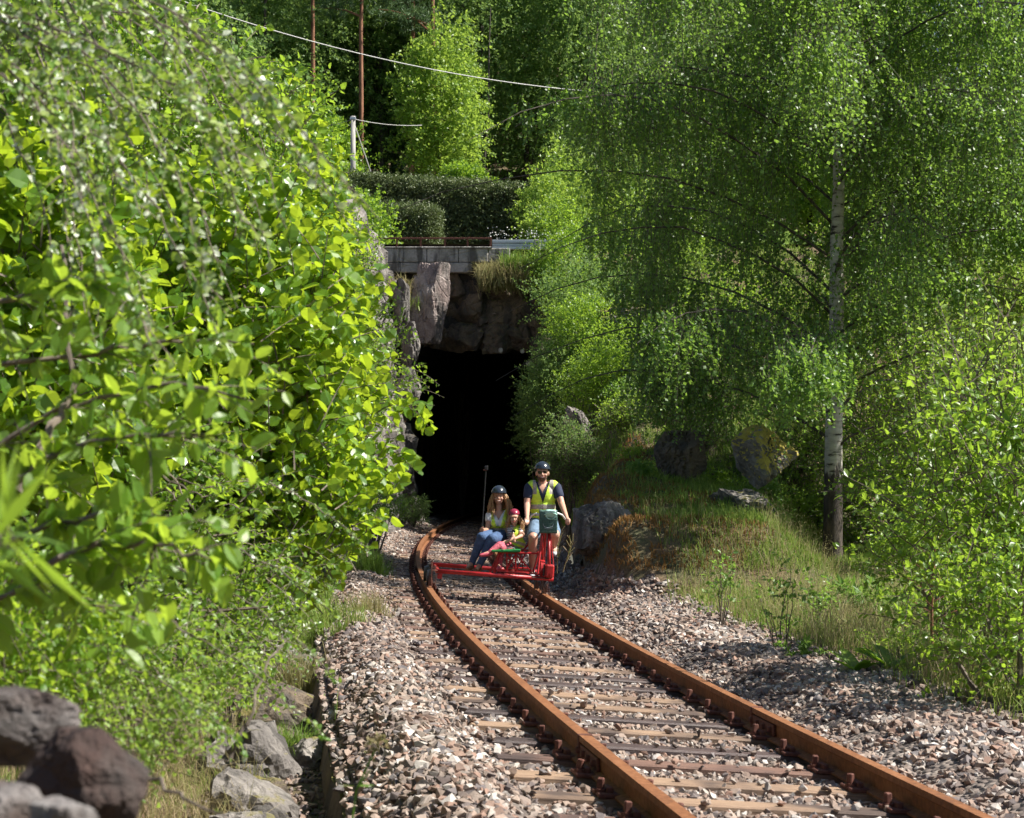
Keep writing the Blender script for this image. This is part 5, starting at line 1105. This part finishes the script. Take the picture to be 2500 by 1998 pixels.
mb.tube([Q(1500 + 140 * f, 735 + 60 * abs(f - .5) , .03) for f in np.linspace(0, 1, 8)], .006, 5); mb.tube([Q(1572 + 52 * math.cos(a_), 765 + 45 * math.sin(a_), .035) for a_ in np.linspace(0, 6.28, 20)], .006, 5); part('lid', mb, M['mint'], bag, True)

# ---------------------------------------------------------------- bodies: union of tapered capsules and ellipsoids, remeshed to one skin
def blob(name, prims, voxel, mat, parent, smooth=3, cut=None, midx=None, root=None):
    bm = bmesh.new()
    for p in prims:
        if p[0] == 'e':
            _, c, r = p[:3]; Mx = Matrix.Translation(c) @ (p[3].to_4x4() if len(p) > 3 else Matrix()) @ Matrix.Diagonal((*r, 1)); bmesh.ops.create_icosphere(bm, subdivisions=3, radius=1, matrix=Mx)
        else:
            _, a, ra, b, rb = p; a, b = Vector(a), Vector(b)
            bmesh.ops.create_icosphere(bm, subdivisions=2, radius=ra, matrix=Matrix.Translation(a)); bmesh.ops.create_icosphere(bm, subdivisions=2, radius=rb, matrix=Matrix.Translation(b))
            L = (b - a).length
            if L > 1e-4: bmesh.ops.create_cone(bm, cap_ends=True, segments=16, radius1=ra, radius2=rb, depth=L, matrix=Matrix.Translation((a + b) / 2) @ (b - a).to_track_quat('Z', 'Y').to_matrix().to_4x4())
    me = bpy.data.meshes.new('tmp'); bm.to_mesh(me); bm.free(); o = bpy.data.objects.new('tmp', me); col.objects.link(o)
    m = o.modifiers.new('r', 'REMESH'); m.mode = 'VOXEL'; m.voxel_size = voxel
    if smooth: q = o.modifiers.new('s', 'SMOOTH'); q.iterations = smooth; q.factor = .5
    dg = bpy.context.evaluated_depsgraph_get(); me2 = bpy.data.meshes.new_from_object(o.evaluated_get(dg)); bpy.data.objects.remove(o); bpy.data.meshes.remove(me)
    n = len(me2.vertices); V = np.empty(n * 3); me2.vertices.foreach_get('co', V); V = V.reshape(-1, 3)
    F4, F3 = [], []
    for f in me2.polygons: (F4 if len(f.vertices) == 4 else F3).append(tuple(f.vertices))
    F4, F3 = np.array(F4).reshape(-1, 4).astype(int), np.array(F3).reshape(-1, 3).astype(int)
    nm = np.empty(n * 3); me2.vertices.foreach_get('normal', nm); nm = nm.reshape(-1, 3); bpy.data.meshes.remove(me2)
    if cut is not None:
        F4 = F4[~cut(V[F4].mean(1), nm[F4].mean(1))]; F3 = F3[~cut(V[F3].mean(1), nm[F3].mean(1))] if len(F3) else F3
    mi = None
    if midx is not None: mi = np.concatenate([midx(V[F].mean(1), nm[F].mean(1)) for F in (F4, F3) if len(F)])
    ob = mesh_np(name, V, [F4, F3], mat, parent if root is None else None, None, True, mi)
    if root is not None: ob.parent = parent; ob.matrix_parent_inverse = Matrix.Translation(-Vector(root.location))
    return ob
def cap(a, ra, b, rb): return ('c', Vector(a), ra, Vector(b), rb)
def hand(wr, el, curl=Vector((0, -1, -.6)), side=Vector((1, 0, 0)), s=1.0):
    """palm, four fingers bent round a bar, thumb from the side of the palm"""
    d = (Vector(wr) - Vector(el)).normalized(); sd = side.normalized(); pr = []; pc = Vector(wr) + d * .045 * s
    pr.append(('c', Vector(wr), .022 * s, pc, .026 * s)); c = curl.normalized()
    for k in range(4):
        o = sd * (k - 1.5) * .0185 * s; L = (.036, .042, .04, .03)[k] * s; a = pc + o + d * .022 * s; b = a + (d * .6 + c * .8).normalized() * L; e = b + (c - d * .5).normalized() * L * .75
        pr += [('c', a, .0088 * s, b, .0082 * s), ('c', b, .0082 * s, e, .0068 * s), ('c', pc + o * .8, .012 * s, a, .0095 * s)]
    t0 = pc - sd * .02 * s - d * .02 * s; t1 = t0 - sd * .022 * s + c * .02 * s; t2 = t1 + (c + d * .6).normalized() * .026 * s
    pr += [('c', t0, .013 * s, t1, .0105 * s), ('c', t1, .0105 * s, t2, .008 * s)]; return pr
def headprims(c, s=1.0):
    c = Vector(c); v = lambda x, y, z: c + Vector((x, y, z)) * s
    return [('e', v(0, .012, .02), (.074 * s, .092 * s, .092 * s)), ('e', v(0, -.015, -.035), (.058 * s, .07 * s, .075 * s)), cap(v(0, -.045, -.085), .024 * s, v(0, -.03, -.075), .035 * s), cap(v(0, -.09, .0), .010 * s, v(0, -.103, -.025), .0145 * s),
            ('e', v(-.078, .01, -.01), (.012 * s, .018 * s, .03 * s)), ('e', v(.078, .01, -.01), (.012 * s, .018 * s, .03 * s)), ('e', v(-.04, -.06, -.03), (.022 * s, .022 * s, .022 * s)), ('e', v(.04, -.06, -.03), (.022 * s, .022 * s, .022 * s)), ('e', v(0, -.07, .03), (.05 * s, .02 * s, .014 * s))]
def face(c, root, s=1.0, teeth=True, eyes=True):
    c = Vector(c); v = lambda x, y, z: c + Vector((x, y, z)) * s
    blob('lips', [('c', v(-.024, -.083, -.054), .006 * s, v(0, -.09, -.060), .0075 * s), ('c', v(.024, -.083, -.054), .006 * s, v(0, -.09, -.060), .0075 * s)], .003, M['lip'], root, 1)
    if teeth: mb = MB(); mb.tube([v(-.019, -.0895, -.053), v(0, -.0965, -.058), v(.019, -.0895, -.053)], .0042 * s, 6); mb.done('teeth', M['teeth'], root)
    if eyes:
        for sx in (-1, 1):
            mb = MB(); mb.tube([v(sx * .022, -.081, .008), v(sx * .032, -.0835, .009), v(sx * .042, -.079, .008)], .0045 * s, 6); mb.done('eye', M['eye'], root)
            mb = MB(); mb.tube([v(sx * .016, -.088, .026), v(sx * .03, -.09, .031), v(sx * .046, -.08, .027)], .004 * s, 5); mb.done('eyebrow', M['blond' if s < 1 or teeth else 'stubble'], root)
def helmet(c, root, mat, mat2, lamp=True, s=1.0):
    c = Vector(c); cc = c + Vector((0, .01, .045)) * s
    def cutf(p, n): return (p[:, 2] < cc.z - .008 * s + (p[:, 1] - cc.y) * -.12)
    hm = blob('helmet', [('e', cc, (.098 * s, .122 * s, .098 * s))], .006, M[mat], root, 2, cut=cutf)
    mb = MB()
    for k in range(-2, 3):
        pts = []
        for a in np.linspace(-.15, math.pi - .05, 14): pts.append(cc + Vector((k * .037 * (.35 + .75 * math.sin(max(.05, a))) , -math.cos(a) * .122 * math.sqrt(max(.1, 1 - (k * .2) ** 2)), math.sin(a) * .102 * math.sqrt(1 - (k * .19) ** 2))) * s)
        mb.tube(pts, .011 * s, 6)
    sub('shell_ribs', mb, M[mat2], hm, root, True)
    mb = MB(); mb.tube([cc + Vector((math.sin(a) * .1, -math.cos(a) * .125, -.004)) * s for a in np.linspace(-1.4, 1.4, 12)], .012 * s, 6); sub('rim', mb, M['black'], hm, root, True)
    mb = MB()
    for sx in (-1, 1): mb.tube([cc + Vector((sx * .09, -.01, -.02)) * s, c + Vector((sx * .078, -.02, -.05)) * s, c + Vector((sx * .03, -.045, -.118)) * s, c + Vector((0, -.05, -.122)) * s], .006 * s, 5)
    sub('strap', mb, M['black'], hm, root)
    if lamp:
        mb = MB(); q = cc + Vector((-.012, -.152, .008)) * s; mb.tube([q, q + Vector((0, .02, 0))], .026 * s, 14); lm = sub('headlamp', mb, M['black'], hm, root)
        mb = MB(); mb.tube([q + Vector((0, -.004, 0)), q + Vector((0, .002, 0))], .017 * s, 14); sub('lens', mb, M['lampglow'], hm, root)
    return hm
def shoe(a, b, root, mat, s=1.0):
    a, b = Vector(a), Vector(b); d = (b - a).normalized()
    o = blob('shoe', [cap(a, .04 * s, a + (b - a) * .5, .042 * s), cap(a + (b - a) * .45, .042 * s, b, .03 * s), cap(a, .038 * s, a + Vector((0, 0, .05 * s)), .036 * s)], .007, M[mat], root, 3)
    mb = MB(); k = Vector((0, 0, -.034 * s)); mb.tube([a - d * .03 + k, a + k, (a + b) / 2 + k, b + k * .8, b + d * .02 + k * .7], [.026 * s, .034 * s, .036 * s, .028 * s, .012 * s], 8); sub('sole', mb, M['sole'], o, root)
def strands(name, pts0, target, n, r, mat, root, seed=1, wave=.02):
    g = np.random.default_rng(seed); K = 9; t = np.linspace(0, 1, K)[None, :, None]
    a = pts0; b = target; mid = (a + b) / 2 + np.c_[(a[:, 0] - a[:, 0].mean()) * .5, g.normal(size=len(a)) * .01, g.normal(size=len(a)) * .01]
    c = a[:, None] * (1 - t) ** 2 + 2 * mid[:, None] * t * (1 - t) + b[:, None] * t ** 2
    ph = g.random((len(a), 1)) * 6; c = c + np.stack([np.sin(t[..., 0] * 7 + ph), np.cos(t[..., 0] * 6 + ph), 0 * t[..., 0] + 0 * ph], -1) * wave * t
    V, F = tubes(c, np.tile(np.linspace(r, r * .4, K), (len(a), 1)), 4); mb = MB(); mb.add(V, F); return mb.done(name, M[mat], root)
def qx(X, d=1.0): return Q(X, 0, d).x
def qz(Y, d=1.0): return Q(0, Y, d).z

# ---- man on the saddle
man = empty('person', Q(1490, 880, 1.05), 'bearded man in sunglasses, navy shirt and hi-vis vest pedalling the cart', 'person')
hc = Q(1483, 322, 1.0); shL, shR = Q(1345, 478, 1.03), Q(1632, 478, 1.03); eL, eR = Q(1322, 655, .95), Q(1685, 645, .92); wL, wR = Q(1322, 795, .62), Q(1738, 790, .62)
pel = Q(1490, 840, 1.08); kL, kR = Q(1385, 1005, .66), Q(1618, 975, .66); aL, aR = Q(1372, 1340, .85), Q(1604, 1105, 1.0)
hpL, hpR = Q(1420, 850, 1.05), Q(1565, 850, 1.05)
torso = [('e', Q(1487, 560, 1.04), (.165, .105, .17)), ('e', Q(1488, 720, 1.05), (.145, .1, .15)), ('e', pel, (.155, .11, .11)), cap(Q(1385, 468, 1.05), .06, Q(1590, 468, 1.05), .06), cap(Q(1485, 470, 1.05), .055, Q(1484, 385, 1.03), .052)]
arms = [cap(shL, .058, eL, .043), cap(eL, .043, wL, .026), cap(shR, .058, eR, .043), cap(eR, .043, wR, .026)] + hand(wL, eL, Vector((0, -.4, -1)), Vector((.8, .5, 0))) + hand(wR, eR, Vector((0, -.4, -1)), Vector((-.8, .5, 0)))
legs = [cap(hpL, .088, kL, .062), cap(kL, .060, kL.lerp(aL, .35), .056), cap(kL.lerp(aL, .35), .056, aL, .036), cap(hpR, .088, kR, .062), cap(kR, .060, kR.lerp(aR, .35), .056), cap(kR.lerp(aR, .35), .056, aR, .036), cap(aL, .036, aL + Vector((0, -.12, -.06)), .03), cap(aR, .036, aR + Vector((0, -.12, -.05)), .03)]
blob('body', headprims(hc, 1.04) + torso + arms + legs, .0065, M['skin'], man, 3)
face(hc, man, 1.04, True, False)
v = lambda x, y, z: Vector(hc) + Vector((x, y, z)) * 1.04
mb = MB()
for sx in (-1, 1): mb.box(v(sx * .033, -.095, .006), (.052, .012, .036), Matrix.Rotation(-sx * .18, 3, 'Z'), .012)
gl = mb.done('sunglasses', M['glasses'], man); mb = MB(); mb.box(v(0, -.104, .014), (.02, .006, .006)); 
for sx in (-1, 1): mb.rod(v(sx * .06, -.085, .014), v(sx * .08, .01, .008), .004, 5); mb.rod(v(sx * .008, -.104, .024), v(sx * .058, -.094, .024), .0035, 5)
sub('frame', mb, M['stubble'], gl, man)
def cutb(p, n): return (p[:, 2] > hc.z - .038) & True | (p[:, 1] > hc.y - .02) | ((p[:, 2] > hc.z - .075) & (np.abs(p[:, 0] - hc.x) < .042) & (p[:, 1] < hc.y - .03) & (p[:, 2] > hc.z - .07))
blob('beard', [('e', v(0, -.017, -.037), (.0635, .0765, .082)), cap(v(0, -.047, -.087), .029, v(0, -.03, -.077), .04)], .006, M['stubble'], man, 1, cut=lambda p, n: (p[:, 2] > hc.z - .068 + .9 * np.maximum(np.abs(p[:, 0] - hc.x) - .03, 0)) | (p[:, 1] > hc.y))
helmet(hc, man, 'helmet', 'helmetrib', True, 1.08)
vcut = lambda ax, ay, tw, ty: (lambda p, n: (n[:, 1] < .15) & (np.abs(p[:, 0] - qx(ax)) < (p[:, 2] - qz(ay)) * (qx(tw) - qx(0)) / (qz(ty) - qz(ay))))
zsl = lambda p: ((p[:, 2] < qz(560)) & (np.abs(p[:, 0] - pel.x) > .26))
inf = lambda pr, k: [(q[0], q[1], tuple(x + k for x in q[2])) if q[0] == 'e' else (q[0], q[1], q[2] + k, q[3], q[4] + k) for q in pr]
sL, sR = shL.lerp(eL, .5), shR.lerp(eR, .5)
blob('t_shirt', inf(torso[:2] + torso[3:4], .012) + [cap(shL, .07, sL, .066), cap(shR, .07, sR, .066)], .008, M['navy'], man, 2, cut=lambda p, n: vcut(1487, 545, 55, 420)(p, n) | (p[:, 2] > qz(415)))
def vm(p, n):
    x, z = p[:, 0], p[:, 2]; r = np.zeros(len(p)); r[(z < qz(655)) & (z > qz(705))] = 1; r[(z < qz(745)) & (z > qz(775))] = 1
    for c in (1402, 1578): r[(np.abs(x - qx(c)) < .026) & (z > qz(545)) & (n[:, 1] < .3)] = 1
    r[(np.abs(x - qx(1487)) < .005) & (z < qz(640))] = 2
    return r
vest = [('e', Q(1487, 560, 1.04), (.18, .13, .19)), ('e', Q(1488, 690, 1.04), (.172, .125, .17)), cap(Q(1380, 462, 1.04), .082, Q(1596, 462, 1.04), .082), ('e', Q(1490, 770, 1.05), (.182, .13, .075))]
blob('safety_vest', vest, .007, [M['hivis'], M['reflect'], M['stubble']], man, 3, cut=lambda p, n: vcut(1487, 645, 75, 410)(p, n) | (p[:, 2] < qz(812)) | (p[:, 2] > qz(392)), midx=vm)
blob('denim_shorts', [('e', pel, (.172, .128, .115)), cap(hpL, .105, hpL.lerp(kL, .8), .088), cap(hpR, .105, hpR.lerp(kR, .8), .088)], .007, M['denimpale'], man, 3)
for a in (aL, aR):
    blob('sock', [cap(a + Vector((0, 0, .03)), .042, a + Vector((0, 0, -.02)), .042)], .006, M['whitecloth'], man, 1); shoe(a + Vector((0, .01, -.06)), a + Vector((0.0, -.17, -.085)), man, 'shoe')

# ---- woman on the bench
wo = empty('person', Q(1010, 1010, 1.1), 'long haired woman in jeans and hi-vis vest on the bench holding a black pole', 'person')
hw = Q(1025, 572, 1.08); sL, sR = Q(925, 770, 1.08), Q(1120, 765, 1.12); eL, wL = Q(908, 925, .98), Q(850, 925, .68); eR, wR = Q(1172, 930, 1.12), Q(1238, 968, .82)
pel = Q(1012, 985, 1.12); hpL, hpR = Q(965, 985, 1.08), Q(1062, 990, 1.08); kL, kR = Q(845, 1000, .58), Q(955, 1020, .55); aL, aR = Q(742, 1270, .68), Q(822, 1290, .6)
torso = [('e', Q(1020, 830, 1.1), (.125, .09, .15)), ('e', Q(1015, 930, 1.12), (.115, .09, .12)), ('e', pel, (.15, .12, .09)), cap(Q(955, 755, 1.1), .045, Q(1090, 752, 1.12), .045), cap(Q(1022, 760, 1.1), .042, Q(1024, 660, 1.09), .04), ('e', Q(985, 850, .99), (.05, .045, .05)), ('e', Q(1055, 850, .99), (.05, .045, .05))]
arms = [cap(sL, .042, eL, .034), cap(eL, .034, wL, .022), cap(sR, .042, eR, .034), cap(eR, .034, wR, .022)] + hand(wL, eL, Vector((.5, -.6, 0)), Vector((0, 0, -1)), .95) + hand(wR, eR, Vector((.6, -.2, .2)), Vector((0, 0, 1)), .95)
legs = [cap(hpL, .085, kL, .06), cap(kL, .058, kL.lerp(aL, .35), .052), cap(kL.lerp(aL, .35), .052, aL, .034), cap(hpR, .085, kR, .06), cap(kR, .058, kR.lerp(aR, .35), .052), cap(kR.lerp(aR, .35), .052, aR, .034)]
feet = [cap(aL, .032, aL + Vector((-.05, -.1, -.05)), .026), cap(aR, .032, aR + Vector((-.03, -.1, -.05)), .026)]
blob('body', headprims(hw, .97) + torso + arms + legs + feet, .006, M['skin2'], wo, 3); face(hw, wo, .97); helmet(hw, wo, 'helmet', 'helmetrib', True, 1.05)
blob('top', inf(torso[:1] + torso[1:4] + torso[5:], .01)[:1] + inf(torso[1:2] + torso[3:4] + torso[5:], .01) + [cap(sL, .053, sL.lerp(eL, .3), .05), cap(sR, .053, sR.lerp(eR, .3), .05)], .007, M['whitecloth'], wo, 2, cut=lambda p, n: vcut(1022, 818, 62, 715)(p, n) | (p[:, 2] > qz(720)))
def vm2(p, n):
    r = np.zeros(len(p)); z = p[:, 2]; r[(z < qz(905)) & (z > qz(935))] = 1; r[(np.abs(p[:, 0] - qx(1030)) < .005) & (z < qz(890))] = 2; return r
blob('safety_vest', [('e', Q(1018, 840, 1.1), (.143, .118, .165)), ('e', Q(1018, 920, 1.12), (.148, .12, .12)), cap(Q(950, 752, 1.1), .06, Q(1095, 750, 1.12), .06), ('e', Q(985, 850, .98), (.055, .05, .06)), ('e', Q(1055, 850, .98), (.055, .05, .06))], .0065,
     [M['hivis'], M['reflect'], M['stubble']], wo, 3, cut=lambda p, n: ((n[:, 1] < .2) & (p[:, 2] > qz(880)) & (np.abs(p[:, 0] - qx(1022)) < .03 + (p[:, 2] - qz(880)) * .28)) | (p[:, 2] > qz(700)) | (p[:, 2] < qz(975)), midx=vm2)
blob('jeans', [('e', pel, (.162, .132, .1))] + inf(legs[:1] + legs[3:4], .012) + inf(legs[1:3] + legs[4:6], .009), .0065, M['denim'], wo, 3)
for a in (aL, aR): shoe(a + Vector((0, .01, -.055)), a + Vector((-.06, -.15, -.075)), wo, 'brownshoe', .88)
g = np.random.default_rng(4); n = 420; th = g.uniform(.25, math.pi * 2 - .25, n) - math.pi / 2; a0 = np.array(hw) + np.c_[np.cos(th) * .082, np.sin(th) * .09 + .012, g.uniform(-.03, .05, n)]
sd = np.sign(np.cos(th)); b0 = np.c_[hw.x + np.cos(th) * g.uniform(.08, .17, n) + .02, hw.y + np.sin(th) * .1 - .02 * (np.sin(th) < 0), hw.z - g.uniform(.14, .34, n)]
m = ~((np.sin(th) < -.55)); strands('hair', a0[m], b0[m], 0, .0062, 'blond', wo, 5, .022)
st = empty('camera_pole', Q(850, 960, .64), 'thin black pole with a small camera on top held upright by the woman', 'pole')
mb = MB(); mb.rod(Q(838, 1085, .64), Q(889, 305, .64), .0085, 8); mb.rod(Q(838, 1085, .64), Q(850, 860, .64), .014, 8); part('shaft', mb, M['black'], st)
mb = MB(); mb.box(Q(893, 272, .64), (.045, .03, .06), None, .006); part('camera', mb, M['black'], st); mb = MB(); mb.box(Q(880, 292, .635), (.05, .02, .02), None, .004); part('clamp', mb, M['rustdark'], st)

# ---- girl
gi = empty('person', Q(1180, 1110, .85), 'small girl in pink leggings and dark pink helmet sitting between the two adults', 'person')
hg = Q(1187, 800, .84); sL, sR = Q(1130, 905, .86), Q(1243, 905, .88); eL, wL = Q(1100, 985, .8), Q(1165, 1030, .62); eR, wR = Q(1268, 985, .8), Q(1205, 1010, .62)
wL, eL = Q(1080, 1052, .6), Q(1185, 1012, .68); pel = Q(1185, 1085, .88); kL, kR = Q(1030, 1085, .5), Q(1050, 1110, .5); aL, aR = Q(930, 1160, .42), Q(1035, 1285, .5)
torso = [('e', Q(1183, 960, .88), (.09, .075, .11)), ('e', pel, (.1, .09, .08)), cap(sL, .035, sR, .035), cap(Q(1187, 910, .87), .03, Q(1187, 860, .85), .03)]
arms = [cap(sR, .032, Q(1262, 985, .74), .027), cap(Q(1262, 985, .74), .027, wR, .018), cap(sL, .032, eL, .026), cap(eL, .026, wL, .018)] + hand(wL, eL, Vector((0, -.3, -1)), Vector((0, 1, 0)), .62) + hand(wR, Q(1262, 985, .74), Vector((0, -.5, -.5)), Vector((0, 0, 1)), .62)
legs = [cap(Q(1140, 1095, .82), .055, kL, .043), cap(kL, .042, aL, .027), cap(Q(1160, 1105, .84), .055, kR, .043), cap(kR, .042, aR, .027), cap(aL, .026, aL + Vector((-.07, -.03, -.02)), .02), cap(aR, .026, aR + Vector((-.02, -.07, -.03)), .02)]
blob('body', headprims(hg, .82) + torso + arms + legs, .005, M['skin'], gi, 3); face(hg, gi, .82, False); helmet(Vector(hg) + Vector((0, .03, .012)), gi, 'redhelmet', 'silver', False, .8)
blob('striped_shirt', inf(torso[:1] + torso[2:3], .01) + [cap(sL, .042, sL.lerp(eL, .5), .036), cap(sR, .042, sR.lerp(Q(1262, 985, .74), .5), .036)], .006, M['striped'], gi, 2)
def vm3(p, n):
    z = p[:, 2] + (p[:, 0] - qx(1200)) * .35; r = np.zeros(len(p)); r[(z < qz(1030, .85)) & (z > qz(1062, .85))] = 1; r[(z < qz(1085, .85)) & (z > qz(1105, .85))] = 1; return r
blob('safety_vest', [('e', Q(1198, 985, .87), (.108, .1, .135)), ('e', Q(1200, 1070, .87), (.135, .115, .09)), cap(Q(1150, 905, .87), .045, Q(1250, 905, .88), .047)], .006, [M['hivis'], M['reflect']], gi, 3,
     cut=lambda p, n: ((n[:, 1] < .25) & (p[:, 0] < qx(1175)) & (p[:, 0] > qx(1105)) & (p[:, 2] > qz(1030, .85) )) | (p[:, 2] > qz(868, .85)), midx=vm3)
mb = MB(); mb.box(Q(1182, 935, .73), (.045, .012, .028), Matrix.Rotation(.5, 3, 'Y'), .004); sub('badge', mb, M['black'], gi, gi)
blob('leggings', inf(legs[:4], .007), .006, M['pink'], gi, 2)
blob('sock', [cap(aL.lerp(kL, .12), .034, aL.lerp(kL, .02), .034)], .005, M['whitecloth'], gi, 1)
shoe(aL + Vector((.01, 0, -.012)), aL + Vector((-.115, -.04, -.035)), gi, 'pinkshoe', .72); shoe(aR + Vector((.01, 0, -.03)), aR + Vector((-.03, -.1, -.05)), gi, 'pinkshoe', .72)
n = 260; th = g.uniform(.3, math.pi * 2 - .3, n) - math.pi / 2; a0 = np.array(hg) + np.c_[np.cos(th) * .068, np.sin(th) * .075 + .01, g.uniform(-.02, .04, n)]; b0 = np.c_[hg.x + np.cos(th) * g.uniform(.07, .12, n) + .015, hg.y + np.sin(th) * .08, hg.z - g.uniform(.08, .2, n)]
m = np.sin(th) > -.6; strands('hair', a0[m], b0[m], 0, .005, 'blond', gi, 6, .015)
# dry stalks beside the cart
for k, (x0, y0, x1, y1, lab) in enumerate(((1640, 1380, 1660, 950, 'tall dry stalk standing just right of the cart'), (1700, 1370, 1810, 1040, 'dry leaning stalk right of the cart, the thinner one'))):
    rt = empty('dry_stalk', Q(x0, y0, 1.2), lab, 'dry weed'); mb = MB(); mb.tube([Q(x0, y0, 1.2), Q((x0 + x1) / 2 - 8, (y0 + y1) / 2, 1.2), Q(x1, y1, 1.2)], [.007, .006, .003], 5)
    for j in range(16): f = .3 + .68 * j / 16; a = Q(x0 + (x1 - x0) * f, y0 + (y1 - y0) * f, 1.2); mb.rod(a, a + Vector((random.uniform(-.08, .08), random.uniform(-.05, .05), random.uniform(.06, .16))), .0035, 4)
    mb.done('stalk', M['dry_grass'], rt)
